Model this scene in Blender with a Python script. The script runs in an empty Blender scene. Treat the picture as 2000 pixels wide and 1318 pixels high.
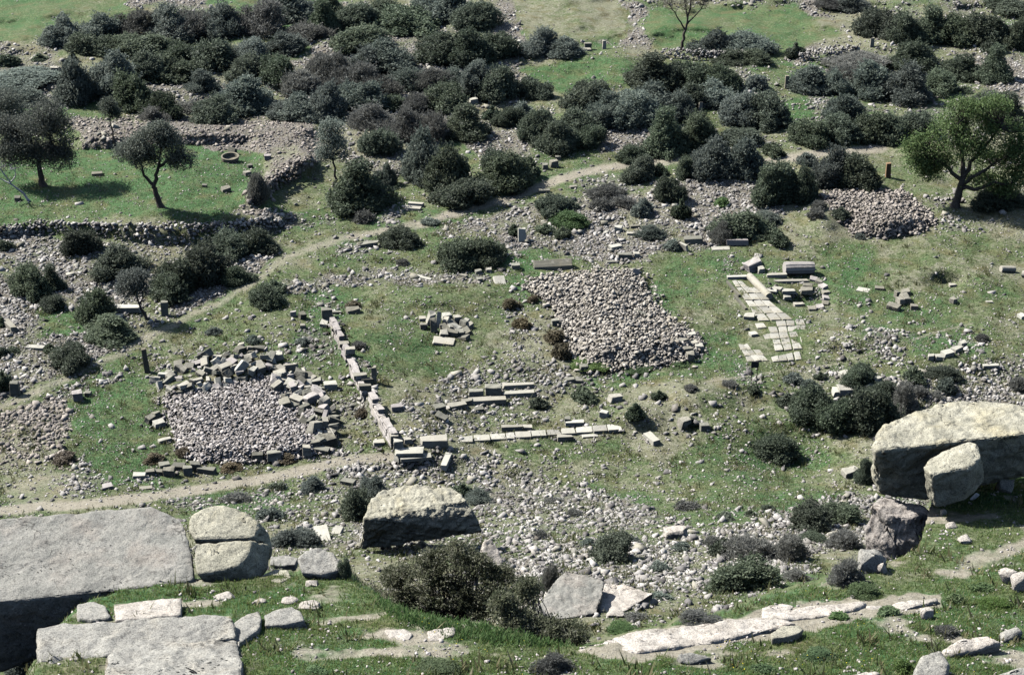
import bpy, bmesh, math, random
import numpy as np
from mathutils import Vector, Matrix, noise as mnoise

rng = np.random.default_rng(11)
random.seed(11)
scene = bpy.context.scene
COL = scene.collection

# ------------------------------------------------------------------ camera
F = 3732.0                      # focal length in photo pixels (photo 2000 wide)
PITCH = math.radians(26.0)
CAMZ = 58.0
cam_d = bpy.data.cameras.new("camera")
cam = bpy.data.objects.new("camera", cam_d)
COL.objects.link(cam)
cam.location = (0, 0, CAMZ)
cam.rotation_euler = (math.radians(90) - PITCH, 0, 0)
cam_d.sensor_width = 36.0
cam_d.lens = 36.0 * F / 2000.0
cam_d.clip_start = 0.5
cam_d.clip_end = 9000
scene.camera = cam

# ------------------------------------------------------------------ sky, sun, exposure
SUN_EL = math.radians(46)
SUN_AZ = math.radians(-66)      # sun direction = (sin az, cos az): from the left and a little beyond
world = bpy.data.worlds.new("World")
scene.world = world
world.use_nodes = True
wt = world.node_tree
bg = wt.nodes["Background"]
sky = wt.nodes.new("ShaderNodeTexSky")
sky.sky_type = 'NISHITA'
sky.sun_disc = False
sky.sun_elevation = SUN_EL
sky.sun_rotation = SUN_AZ
sky.altitude = 200
wt.links.new(sky.outputs[0], bg.inputs[0])
bg.inputs[1].default_value = 0.07
sun_d = bpy.data.lights.new("sun", 'SUN')
sun_d.energy = 5.0
sun_d.angle = math.radians(0.5)
sun_d.color = (1.0, 0.985, 0.955)
sun = bpy.data.objects.new("sun", sun_d)
COL.objects.link(sun)
sdir = Vector((math.sin(SUN_AZ) * math.cos(SUN_EL), math.cos(SUN_AZ) * math.cos(SUN_EL), math.sin(SUN_EL)))
sun.rotation_euler = sdir.to_track_quat('Z', 'Y').to_euler()
sun.location = (-60, 120, 120)
scene.view_settings.view_transform = 'Standard'
scene.view_settings.look = 'None'
scene.view_settings.exposure = 0.88
scene.view_settings.gamma = 1.0
scene.view_settings.use_curve_mapping = False
scene.cycles.max_bounces = 5
scene.cycles.diffuse_bounces = 0

# ------------------------------------------------------------------ helpers: noise, masks, projection
def _h(ix, iy, s):
    n = (ix.astype(np.int64) * 374761393 + iy.astype(np.int64) * 668265263 + s * 974711) & 0x7fffffff
    n = ((n ^ (n >> 13)) * 1274126177) & 0x7fffffff
    n = (n ^ (n >> 16)) & 0xffffff
    return n / float(0xffffff)

def vnoise(x, y, s=0):
    ix, iy = np.floor(x), np.floor(y)
    fx, fy = x - ix, y - iy
    fx = fx * fx * (3 - 2 * fx); fy = fy * fy * (3 - 2 * fy)
    a = _h(ix, iy, s); b = _h(ix + 1, iy, s); c = _h(ix, iy + 1, s); d = _h(ix + 1, iy + 1, s)
    return (a + (b - a) * fx) * (1 - fy) + (c + (d - c) * fx) * fy

def fbm(x, y, s=0, o=4):
    t = np.zeros_like(x, dtype=float); a = 0.5; n = 0.0
    for k in range(o):
        t += a * vnoise(x, y, s + k * 17); n += a
        x = x * 2.03 + 13.1; y = y * 2.03 + 7.7; a *= 0.5
    return t / n                                   # 0..1

def sstep(a, b, x):
    t = np.clip((x - a) / (b - a), 0, 1)
    return t * t * (3 - 2 * t)

def poly_mask(U, V, poly, feather, vs=1.7, lo=None):
    """soft mask of a ground polygon given by map points; feather in points"""
    P = np.array(poly, float)
    x0, y0 = P.min(0) - feather * 2; x1, y1 = P.max(0) + feather * 2
    out = np.zeros(U.shape)
    sel = (U > x0) & (U < x1) & (V > y0) & (V < y1)
    if not sel.any():
        return out
    u, v = U[sel], V[sel]
    inside = np.zeros(u.shape, bool)
    d2 = np.full(u.shape, 1e18)
    n = len(P)
    for i in range(n):
        ax, ay = P[i]; bx, by = P[(i + 1) % n]
        if ay != by:
            c = ((ay > v) != (by > v)) & (u < (bx - ax) * (v - ay) / (by - ay) + ax)
            inside ^= c
        ex, ey = bx - ax, (by - ay) * vs
        wx, wy = u - ax, (v - ay) * vs
        t = np.clip((wx * ex + wy * ey) / (ex * ex + ey * ey + 1e-9), 0, 1)
        d2 = np.minimum(d2, (wx - t * ex) ** 2 + (wy - t * ey) ** 2)
    d = np.sqrt(d2) * np.where(inside, 1, -1)
    out[sel] = sstep(-feather if lo is None else lo, feather, d)
    return out

def line_mask(U, V, pts, width, feather, vs=1.7):
    P = np.array(pts, float)
    d2 = np.full(U.shape, 1e18)
    for (ax, ay), (bx, by) in zip(P[:-1], P[1:]):
        ex, ey = bx - ax, (by - ay) * vs
        wx, wy = U - ax, (V - ay) * vs
        t = np.clip((wx * ex + wy * ey) / (ex * ex + ey * ey + 1e-9), 0, 1)
        d2 = np.minimum(d2, (wx - t * ex) ** 2 + (wy - t * ey) ** 2)
    return 1 - sstep(width - feather, width + feather, np.sqrt(d2))

CP, SP = math.cos(PITCH), math.sin(PITCH)
def ray(u, v):
    a = (np.asarray(u, float) - 1000) / F
    b = (659 - np.asarray(v, float)) / F
    return a, CP + b * SP, -SP + b * CP

def P(u, v, t):
    """world point t metres deep along the line of sight through map point (u, v)"""
    x, y, z = ray(u, v)
    return Vector((float(x * t), float(y * t), float(CAMZ + z * t)))

# ------------------------------------------------------------------ terrain
BROW = [(-2600, 1500), (-300, 1500), (-60, 1440), (30, 1370), (60, 1305), (110, 1215), (150, 1175), (220, 1150), (380, 1122), (480, 1126),
        (600, 1112), (690, 1122), (760, 1180), (900, 1215), (1000, 1226), (1130, 1262), (1200, 1246), (1330, 1214),
        (1430, 1190), (1500, 1160), (1600, 1135), (1640, 1118), (1690, 1104), (1750, 1086), (1795, 1060), (1812, 1000),
        (1832, 945), (2000, 862), (2300, 800), (2700, 760), (4600, 700)]
BU = np.array([b[0] for b in BROW], float); BV = np.array([b[1] for b in BROW], float)
WALLB = [(-200, 472), (20, 464), (90, 458), (200, 464), (300, 476), (420, 477), (520, 456), (560, 440)]
WALLH = [(-200, .8), (20, .8), (90, .9), (200, .95), (270, 1.3), (430, 1.4), (520, 1.1), (560, .5)]
HEAP_C = [(1020, 562), (1050, 543), (1180, 528), (1246, 530), (1268, 580), (1312, 625), (1368, 660), (1372, 690), (1340, 712), (1215, 728), (1130, 724), (1106, 690), (1098, 640), (1078, 600)]
HEAP_R = [(1598, 384), (1640, 374), (1765, 374), (1832, 434), (1800, 455), (1730, 468), (1662, 458), (1640, 420)]
HEAP_L = [(318, 775), (430, 752), (540, 735), (600, 800), (650, 865), (620, 893), (540, 905), (400, 905), (350, 890)]

def znear(u, v):
    x, y, z = ray(u, v)
    t = 15.6 / np.maximum(-z - 0.267 * y, 0.03)
    t = np.minimum(t, 75)
    zz = CAMZ + z * t
    X, Y = x * t, y * t
    zz = zz + (fbm(X / 2.3, Y / 2.3, 3, 4) - .5) * .5 + (fbm(X / .5, Y / .5, 5, 3) - .5) * .10
    return zz

def zmid(u, v):
    x, y, z = ray(u, v)
    t0 = CAMZ / np.maximum(-z, 0.012)
    X, Y = x * t0, y * t0
    zz = 14 * sstep(925, 1245, v) + np.maximum(v - 1245, 0) * 0.03
    far = sstep(520, 60, v)
    am = 0.32 + 0.35 * far
    zz = zz + (fbm(X / 5.5, Y / 5.5, 21, 3) - .5) * 2 * am + (fbm(X / 1.1, Y / 1.6, 29, 3) - .5) * .22
    # walled orchard terrace
    wb = np.interp(u, [p[0] for p in WALLB], [p[1] for p in WALLB]); wh = np.interp(u, [p[0] for p in WALLH], [p[1] for p in WALLH])
    zz = zz + wh * np.clip((wb - v) / (wh * 27), 0, 1) * (1 - sstep(500, 640, u)) * sstep(265, 345, v) * (v < wb)
    zz = zz + 1.05 * poly_mask(u, v, HEAP_C, 90, 1.7, -4) + 1.1 * poly_mask(u, v, HEAP_R, 60, 1.7, -4) + .5 * poly_mask(u, v, HEAP_L, 50, 1.7, -4)
    zz = zz + .45 * poly_mask(u, v, [(300, 750), (420, 700), (520, 685), (560, 695), (500, 740), (400, 768), (330, 778)], 30, 1.7, -6)
    zz = zz + .45 * poly_mask(u, v, [(535, 720), (590, 720), (645, 780), (660, 850), (610, 865), (575, 805)], 28, 1.7, -6)
    # bank held by the ruined retaining wall: steps up to its right
    wx = np.interp(v, [600, 640, 712, 715, 780, 783, 872, 930], [628, 646, 684, 684, 712, 712, 772, 800])
    bank = sstep(0, 6, u - wx) * (1 - sstep(25, 200, u - wx)) * sstep(590, 650, v) * (1 - sstep(868, 930, v))
    zz = zz + .75 * bank
    # hummocks and hollows of the old excavation
    for (cu, cv, ru, rv, h) in [(1690, 655, 110, 26, .9), (1370, 770, 75, 30, .8), (1230, 815, 70, 26, .7), (1560, 900, 90, 55, -.9),
                                (1700, 905, 70, 60, .5), (1850, 548, 34, 16, -1.1), (1850, 545, 90, 34, .45), (1430, 830, 90, 30, .5),
                                (780, 650, 120, 70, .3), (850, 575, 130, 30, .5), (1610, 420, 40, 40, .9), (1560, 590, 48, 17, -.75),
                                (130, 950, 120, 26, .6), (1450, 960, 160, 40, .5), (1850, 690, 200, 30, .5), (1720, 760, 120, 40, .5)]:
        zz = zz + h * np.exp(-((u - cu) / ru) ** 2 - ((v - cv) / rv) ** 2)
    for q, h in (([(150, 250), (330, 240), (610, 250), (600, 315), (540, 330), (480, 275), (300, 270), (160, 285)], .9),
                 ([(620, 312), (560, 345), (490, 395), (470, 380), (540, 330), (600, 300)], .9)):
        zz = zz + h * poly_mask(u, v, q, 22)
    return zz

def terrain_t(u, v):
    wob = (vnoise(u / 26.0, u * 0 + 3.3, 91) - .5) * 16 + (vnoise(u / 9.0, u * 0 + 1.3, 92) - .5) * 6
    vb = np.interp(u, BU, BV) + wob
    x, y, z = ray(u, v)
    zn, zm = znear(u, v), zmid(u, v)
    w = sstep(-5, 7, v - vb)
    tn = (CAMZ - zn) / np.maximum(-z, 0.012); tm = (CAMZ - zm) / np.maximum(-z, 0.012)
    # hollow under the tilted slab
    pit = poly_mask(u, v, [(-400, 1180), (60, 1180), (140, 1180), (160, 1172), (110, 1225), (66, 1300), (20, 1420), (-400, 1500)], 8)
    return 1.0 / (w / tn + (1 - w) / tm) + pit * w * 6.0

gu = np.concatenate([np.linspace(-2600, -170, 45), np.arange(-150, 2151, 3.4), np.linspace(2170, 4600, 45)])
gv = np.concatenate([[-1142, -1130, -1110, -1080, -1030], np.linspace(-980, -90, 60), np.arange(-80, 1340, 3.0), np.linspace(1344, 2300, 60)])
GU, GV = np.meshgrid(gu, gv)
GT = terrain_t(GU, GV)
# keep the sheet from folding back on itself
for i in range(1, GT.shape[0]):
    GT[i] = np.minimum(GT[i], GT[i - 1] * (1 - 1e-5))
rx, ry, rz = ray(GU, GV)
GX, GY, GZ = rx * GT, ry * GT, CAMZ + rz * GT

def lookup(A, u, v):
    u = np.asarray(u, float); v = np.asarray(v, float)
    i = np.clip(np.searchsorted(gu, u) - 1, 0, len(gu) - 2); j = np.clip(np.searchsorted(gv, v) - 1, 0, len(gv) - 2)
    fu = np.clip((u - gu[i]) / (gu[i + 1] - gu[i]), 0, 1); fv = np.clip((v - gv[j]) / (gv[j + 1] - gv[j]), 0, 1)
    return (A[j, i] * (1 - fu) + A[j, i + 1] * fu) * (1 - fv) + (A[j + 1, i] * (1 - fu) + A[j + 1, i + 1] * fu) * fv

def ground(u, v):
    return Vector((float(lookup(GX, u, v)), float(lookup(GY, u, v)), float(lookup(GZ, u, v))))
def depth(u, v):
    return float(lookup(GT, u, v))

# ---- what covers the ground where
WU = GU + (fbm(GU / 38, GV / 22, 41, 3) - .5) * 40
WV = GV + (fbm(GU / 38, GV / 22, 47, 3) - .5) * 24
INR = GV > np.interp(GU, BU, BV)          # on the near hillside
def M(poly, f=14): return poly_mask(WU, WV, poly, f)
n1 = fbm(GX / 3.2, GY / 4.5, 51, 4); n2 = fbm(GX / 9, GY / 12, 57, 3); n3 = fbm(GX / 1.1, GY / 1.5, 61, 3)
R = .15 + .5 * sstep(.52, .75, n1)
RUB = [
    ([(-160, 425), (60, 455), (250, 470), (540, 470), (570, 510), (430, 590), (250, 680), (0, 795), (-160, 850)], .85),
    ([(150, 235), (330, 228), (600, 232), (645, 290), (610, 312), (540, 345), (500, 300), (380, 283), (150, 285)], 1.),
    ([(640, 300), (560, 350), (500, 405), (530, 430), (470, 425), (440, 415), (480, 365), (540, 320), (600, 295)], .9),
    ([(-160, 60), (110, 90), (130, 200), (-160, 230)], .7), ([(-10, 58), (160, 6), (180, 0), (175, 14), (0, 72)], .85),
    ([(240, -20), (420, -20), (390, 12), (260, 12)], .8),
    ([(270, 140), (640, 110), (670, 235), (290, 232)], .75),
    ([(560, 0), (1000, 10), (1060, 100), (1010, 210), (1060, 330), (690, 345), (630, 250), (600, 110)], .72),
    ([(965, -10), (1005, 0), (1025, 80), (1030, 110), (980, 100), (955, 40)], .95),
    ([(1130, 0), (1245, 10), (1262, 60), (1290, 108), (1210, 100), (1235, 60), (1215, 25), (1130, 14)], .95),
    ([(1000, 112), (1200, 108), (1260, 120), (1240, 145), (1140, 122), (1010, 140)], .55),
    ([(1555, -5), (1600, 5), (1650, 45), (1690, 90), (1580, 116), (1540, 120), (1560, 100), (1640, 80), (1630, 45), (1570, 14)], .95),
    ([(1260, -6), (1560, -6), (1560, 12), (1270, 10)], .6),
    ([(1400, 125), (1560, 160), (1560, 235), (1490, 215), (1420, 150)], .65),
    ([(1640, -10), (2160, -10), (2160, 300), (1760, 280), (1560, 240), (1620, 110)], .5),
    ([(1860, 100), (2160, 80), (2160, 230), (1960, 210)], .85),
    ([(1170, 232), (1340, 238), (1340, 285), (1170, 305)], .95),
    ([(1270, 350), (1520, 348), (1540, 420), (1470, 448), (1330, 440), (1280, 400)], .9),
    ([(840, 450), (1040, 395), (1350, 372), (1440, 470), (1240, 515), (1000, 480)], .88),
    ([(540, 545), (760, 525), (950, 533), (965, 558), (760, 560), (560, 575)], .75),
    ([(655, 890), (950, 885), (1110, 945), (1300, 1000), (1420, 1045), (1340, 1125), (1000, 1115), (660, 1060)], .64),
    ([(1490, 690), (1700, 745), (2160, 660), (2160, 840), (1850, 800), (1600, 740)], .6),
    ([(1780, 765), (2160, 745), (2160, 850), (1860, 800)], .75),
    ([(-160, 790), (120, 780), (135, 840), (120, 905), (-160, 920)], .8),
    ([(880, 735), (990, 690), (1100, 690), (1130, 735), (1030, 830), (860, 810)], .55),
    ([(560, 640), (640, 640), (660, 700), (560, 700)], .5), ([(640, 880), (700, 890), (690, 990), (640, 990)], .8),
    ([(1000, 1095), (1350, 1045), (1560, 1000), (1710, 960), (1700, 1060), (1500, 1120), (1250, 1190), (1000, 1150)], .75),
    ([(260, 700), (560, 640), (620, 690), (300, 740)], .4), ([(960, 600), (1080, 640), (1110, 700), (960, 700)], .4),
    ([(750, 850), (880, 790), (960, 840), (900, 880), (780, 890)], .45), ([(1640, 630), (1760, 640), (1700, 690), (1580, 690)], .5),
    ([(480, 940), (690, 920), (690, 1060), (480, 1060)], .45),
]
for p, d in RUB:
    m = M(p); R = R * (1 - m) + m * d * (.18 + 1.5 * n1)
CLEAN = [([(-160, 300), (150, 290), (380, 285), (500, 305), (515, 330), (470, 400), (430, 425), (270, 424), (200, 418), (90, 412), (-160, 425)], .04),
         ([(-160, -90), (240, -90), (250, 60), (100, 85), (-160, 55)], .03), ([(985, -60), (1150, -60), (1225, 25), (1225, 80), (1040, 88), (1010, 40)], .04),
         ([(1265, 22), (1560, 15), (1640, 60), (1560, 96), (1280, 98)], .04), ([(1015, 140), (1130, 112), (1255, 120), (1225, 165), (1130, 188), (1080, 175)], .07),
         ([(1690, 292), (1800, 280), (1840, 380), (1760, 385), (1700, 340)], .08), ([(640, 560), (950, 560), (1000, 640), (960, 700), (860, 740), (760, 800), (700, 690)], .05),
         ([(1260, 500), (1420, 490), (1430, 720), (1380, 700), (1380, 650), (1290, 590)], .05), ([(1600, 470), (2160, 440), (2160, 640), (1760, 630), (1600, 560)], .05),
         ([(130, 780), (270, 735), (310, 790), (330, 900), (230, 950), (150, 880)], .07), ([(70, 600), (160, 600), (190, 640), (80, 665)], .12),
         ([(1300, 900), (1500, 830), (1690, 880), (1690, 930), (1540, 1000), (1380, 960)], .10), ([(840, 290), (900, 275), (960, 320), (900, 340)], .2),
         ([(1500, 200), (1580, 190), (1590, 240), (1540, 240)], .25)]
for p, d in CLEAN:
    m = M(p, 9); R = R * (1 - m) + m * d
R = np.where(INR, .10 + .35 * sstep(.55, .7, n1), R)
for p in (HEAP_C, HEAP_R, HEAP_L):
    R = np.maximum(R, poly_mask(GU, GV, p, 5))
# green
L = .40 + 1.2 * (n2 - .5) + 1.2 * (n1 - .5)
for p, d in [([(-160, 300), (150, 290), (380, 285), (500, 305), (515, 330), (470, 400), (430, 425), (-160, 425)], .95),
             ([(-160, -90), (240, -90), (250, 60), (100, 85), (-160, 55)], .66), ([(985, -60), (1150, -60), (1225, 25), (1225, 80), (1040, 88), (1010, 40)], .1),
             ([(1265, 22), (1560, 15), (1640, 60), (1560, 96), (1280, 98)], .68), ([(1015, 140), (1130, 112), (1255, 120), (1225, 165), (1130, 188), (1080, 175)], .95),
             ([(1690, 292), (1800, 280), (1840, 380), (1760, 385), (1700, 340)], .42), ([(130, 780), (270, 735), (310, 790), (330, 900), (230, 950), (150, 880)], .92),
             ([(70, 600), (160, 600), (190, 640), (80, 665)], .9), ([(640, 560), (950, 545), (1000, 610), (900, 690), (640, 620)], .5),
             ([(560, 620), (640, 560), (700, 590), (660, 620)], .85), ([(1360, 660), (1440, 640), (1460, 720), (1390, 740), (1130, 760), (1150, 725), (1340, 720)], .85),
             ([(1250, 540), (1300, 560), (1330, 620), (1290, 610)], .85), ([(1600, 480), (1700, 470), (1720, 530), (1640, 560)], .8), ([(1700, 570), (1850, 560), (1900, 620), (1760, 620)], .75),
             ([(1780, 660), (1900, 640), (1930, 690), (1790, 700)], .8), ([(1300, 900), (1480, 830), (1640, 900), (1500, 960), (1340, 960)], .75), ([(960, 860), (1200, 860), (1260, 900), (980, 905)], .75)]:
    m = M(p, 12); L = L * (1 - m) + m * (d * .85 + .7 * (n1 - .5))
L = np.where(INR, .5 + 1.0 * (n1 - .5) + .9 * (n2 - .5), L)
m = M([(760, 1175), (900, 1190), (1100, 1250), (1120, 1262), (960, 1245), (830, 1225)], 10) * INR; L = np.maximum(L, m * 1.25)
m = M([(1880, 930), (2160, 890), (2160, 960), (1960, 990), (1790, 1010), (1860, 985)], 14) * INR; L = np.maximum(L, m * 1.1)
m = M([(180, 1150), (420, 1130), (600, 1130), (600, 1180), (420, 1200), (200, 1180)], 14) * INR; L = np.maximum(L, m * .95)
# bare trodden earth: the two tracks and worn spots
TRACK = line_mask(WU * .4 + GU * .6, WV * .4 + GV * .6, [(-150, 850), (0, 797), (130, 740), (250, 682), (345, 630), (430, 592), (500, 545), (560, 502), (640, 474), (720, 456), (820, 437), (900, 413), (1000, 385), (1080, 352), (1150, 337),
        (1210, 326), (1290, 315), (1400, 314), (1490, 316), (1560, 306), (1640, 296), (1720, 290)], 15, 14)
TRACK2 = line_mask(WU * .3 + GU * .7, WV * .3 + GV * .7, [(-150, 1012), (0, 995), (150, 985), (300, 968), (420, 950), (520, 934), (600, 918), (680, 898), (760, 890)], 18, 10)
TRACK3 = line_mask(GU, GV, [(1380, 745), (1500, 728), (1600, 716), (1640, 709), (1740, 678), (1830, 648), (1900, 632)], 5, 3) * .6
D = np.maximum(np.maximum(TRACK * (.62 + .25 * sstep(560, 900, GU)), TRACK2 * .85), TRACK3)
D = np.maximum(D, M([(0, 940), (120, 905), (200, 960), (150, 1000), (0, 1010)], 20) * .5)
D = np.maximum(D, M([(700, 1225), (830, 1235), (900, 1260), (800, 1262), (700, 1250)], 14) * .85 * INR)
D = np.maximum(D, M([(1840, 1130), (1900, 1080), (2060, 1020), (2060, 1050), (1900, 1120)], 14) * .7 * INR)
D = np.maximum(D, M([(1700, 975), (1810, 985), (1860, 1000), (1800, 1030), (1740, 1010)], 10) * .9 * INR)
D = np.where(INR, np.maximum(D, .75 * sstep(.52, .74, fbm(GX / 1.1, GY / .8, 77, 5))), D)
D = np.maximum(D, M([(1120, 1275), (1240, 1228), (1420, 1205), (1560, 1172), (1700, 1168), (1840, 1155), (1840, 1185), (1700, 1205), (1580, 1235), (1400, 1265), (1250, 1290)], 8) * .95 * INR)
for q in ([(72, 1222), (450, 1202), (466, 1246), (482, 1340), (200, 1340), (210, 1266), (80, 1290)], [(222, 1180), (358, 1166), (352, 1202), (224, 1210)]):
    D = np.maximum(D, poly_mask(GU, GV, q, 4))
D = np.clip(D, 0, 1)
R = R * (1 - .75 * np.maximum(TRACK, TRACK2)) * (1 - .6 * TRACK3)
PAVE = poly_mask(GU, GV, [(1424, 543), (1462, 545), (1556, 622), (1590, 685), (1572, 708), (1458, 712), (1436, 672), (1470, 668), (1470, 630)], 4)
R = R * (1 - PAVE)
R = np.clip(R, 0, 1); L = np.clip(L, 0, 1.2)

def new_mesh(name, verts, faces_flat, nside, tone=None, smooth=False):
    """mesh from numpy: verts (n,3), faces_flat (m,nside)"""
    me = bpy.data.meshes.new(name)
    nv, nf = len(verts), len(faces_flat)
    me.vertices.add(nv); me.loops.add(nf * nside); me.polygons.add(nf)
    me.vertices.foreach_set("co", np.ascontiguousarray(verts, np.float32).ravel())
    me.loops.foreach_set("vertex_index", np.ascontiguousarray(faces_flat, np.int32).ravel())
    me.polygons.foreach_set("loop_start", np.arange(0, nf * nside, nside, dtype=np.int32))
    if smooth:
        me.polygons.foreach_set("use_smooth", np.ones(nf, bool))
    if tone is not None:
        at = me.attributes.new("tone", 'FLOAT', 'POINT')
        at.data.foreach_set("value", np.ascontiguousarray(tone, np.float32))
    me.update(calc_edges=True)
    me.validate()
    return me

def tag(o, label=None, cat=None, group=None, kind=None):
    if label: o["label"] = label
    if cat: o["category"] = cat
    if group: o["group"] = group
    if kind: o["kind"] = kind
    return o

def link(name, me, mat=None, parent=None):
    o = bpy.data.objects.new(name, me)
    COL.objects.link(o)
    if mat is not None and me is not None and not me.materials:
        me.materials.append(mat)
    if parent is not None:
        o.parent = parent
    return o

def empty(name, loc):
    o = bpy.data.objects.new(name, None)
    COL.objects.link(o); o.location = loc; o.empty_display_size = .3
    return o
# ------------------------------------------------------------------ materials
class NT:
    def __init__(s, name):
        s.m = bpy.data.materials.new(name); s.m.use_nodes = True
        s.t = s.m.node_tree; s.b = s.t.nodes["Principled BSDF"]
        s.b.inputs["Roughness"].default_value = .9
        s.b.inputs["Specular IOR Level"].default_value = .2
        s.tc = s.t.nodes.new("ShaderNodeTexCoord")
    def n(s, ty, **k):
        x = s.t.nodes.new(ty)
        for a, v in k.items(): setattr(x, a, v)
        return x
    def L(s, a, b): s.t.links.new(a, b)
    def noise(s, scale, detail=4, rough=.6, vec=None):
        x = s.n("ShaderNodeTexNoise"); x.inputs["Scale"].default_value = scale
        x.inputs["Detail"].default_value = detail; x.inputs["Roughness"].default_value = rough
        s.L(vec or s.tc.outputs["Object"], x.inputs["Vector"]); return x.outputs["Fac"]
    def voro(s, scale, feature='F1', out="Distance", vec=None):
        x = s.n("ShaderNodeTexVoronoi", feature=feature); x.inputs["Scale"].default_value = scale
        s.L(vec or s.tc.outputs["Object"], x.inputs["Vector"]); return x.outputs[out]
    def ramp(s, fac, stops):
        x = s.n("ShaderNodeValToRGB"); e = x.color_ramp.elements
        while len(e) < len(stops): e.new(.5)
        for el, (p, c) in zip(e, stops):
            el.position = p; el.color = (*c, 1) if len(c) == 3 else c
        s.L(fac, x.inputs[0]); return x.outputs[0]
    def f(s, fac, a, b, lo=0., hi=1.):
        x = s.n("ShaderNodeMapRange", clamp=True)
        x.inputs[1].default_value = a; x.inputs[2].default_value = b; x.inputs[3].default_value = lo; x.inputs[4].default_value = hi
        s.L(fac, x.inputs[0]); return x.outputs[0]
    def mix(s, fac, a, b, blend='MIX'):
        x = s.n("ShaderNodeMix", data_type='RGBA', blend_type=blend)
        for sock, val in ((x.inputs[0], fac), (x.inputs[6], a), (x.inputs[7], b)):
            if hasattr(val, "is_linked") or hasattr(val, "links"): s.L(val, sock)
            elif isinstance(val, tuple): sock.default_value = (*val, 1)
            else: sock.default_value = val
        return x.outputs[2]
    def math(s, op, a, b=None):
        x = s.n("ShaderNodeMath", operation=op)
        for sock, val in zip(x.inputs, (a, b)):
            if val is None: continue
            if isinstance(val, (int, float)): sock.default_value = val
            else: s.L(val, sock)
        return x.outputs[0]
    def attr(s, name, out="Fac"):
        x = s.n("ShaderNodeAttribute"); x.attribute_name = name; return x.outputs[out]
    def rand(s):
        return s.n("ShaderNodeObjectInfo").outputs["Random"]
    def bump(s, h, strength=.5, dist=.1):
        x = s.n("ShaderNodeBump"); x.inputs["Strength"].default_value = strength; x.inputs["Distance"].default_value = dist
        s.L(h, x.inputs["Height"]); s.L(x.outputs[0], s.b.inputs["Normal"])
    def out(s, col): s.L(col, s.b.inputs["Base Color"]); return s.m

def mat_ground():
    s = NT("ground_cover")
    sep = s.n("ShaderNodeSeparateColor"); s.L(s.attr("cover", "Color"), sep.inputs[0])
    Rr, Ll, Dd = sep.outputs
    near = s.attr("near")
    big, med, fine = s.noise(.22, 3), s.noise(1.1, 4), s.noise(5.5, 5, .7)
    vf = s.noise(17, 4, .7)
    dry = s.ramp(fine, [(.3, (.11, .108, .062)), (.5, (.182, .180, .115)), (.7, (.32, .305, .235))])
    olive = s.ramp(fine, [(.34, (.042, .060, .022)), (.5, (.092, .122, .048)), (.66, (.195, .212, .122))])
    lush = s.ramp(fine, [(.3, (.025, .060, .022)), (.5, (.052, .115, .038)), (.68, (.115, .180, .080))])
    # grass: dry -> olive -> lush
    k = s.math('ADD', Ll, s.math('ADD', s.math('MULTIPLY', s.math('SUBTRACT', med, .5), 1.1), s.math('MULTIPLY', s.math('SUBTRACT', s.noise(2.6, 4, .7), .5), .9)))
    g = s.mix(s.f(k, .05, .38), dry, olive)
    g = s.mix(s.f(k, .42, .78), g, lush)
    # reddish dry herb patches
    g = s.mix(s.f(s.noise(.55, 4), .50, .68, 0, .6), g, s.mix(s.f(fine, .35, .65), (.085, .068, .030), (.21, .165, .085)))
    g = s.mix(s.f(s.noise(3.4, 5, .75), .60, .68, 0, .55), g, (.34, .315, .25))
    g = s.mix(s.f(s.noise(3.0, 5, .75, s.n('ShaderNodeVectorMath').outputs[0]) if False else s.noise(2.1, 5, .75), .40, .33, 0, .6), g, (.035, .045, .018))
    # gravelly soil with small stones
    stone = s.ramp(s.voro(4.2, out="Color"), [(0., (.10, .09, .085)), (.4, (.19, .175, .165)), (1., (.34, .32, .29))])
    edge = s.f(s.voro(4.2), .25, .6)
    soil = s.mix(s.f(fine, .35, .65), (.115, .098, .072), (.20, .178, .14))
    grav = s.mix(edge, stone, soil)
    rk = s.math('ADD', Rr, s.math('MULTIPLY', s.math('SUBTRACT', med, .5), .7))
    c = s.mix(s.f(rk, .42, .82), g, grav)
    # pale speckle of pebbles and daisies on grass
    sp = s.voro(2.6); spk = s.math('MULTIPLY', s.f(sp, .10, .05), s.f(s.noise(.45, 3), .42, .6))
    c = s.mix(s.math('MULTIPLY', spk, .85), c, (.50, .47, .42))
    # trodden earth
    earth = s.mix(s.f(fine, .3, .7), (.23, .20, .15), (.36, .325, .265))
    dk = s.math('ADD', Dd, s.math('MULTIPLY', s.math('SUBTRACT', med, .5), .8))
    c = s.mix(s.f(dk, .35, .8, 0, .92), c, earth)
    c = s.mix(s.f(vf, .3, .7), s.mix(1., c, (.80, .80, .80), 'MULTIPLY'), s.mix(1., c, (1.14, 1.14, 1.12), 'MULTIPLY'))
    h = s.math('ADD', s.math('MULTIPLY', fine, .6), s.math('ADD', s.math('MULTIPLY', vf, .25), s.math('MULTIPLY', s.math('MULTIPLY', edge, -1.), s.math('MULTIPLY', Rr, .5))))
    s.bump(h, .9, .16)
    return s.out(c)

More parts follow.
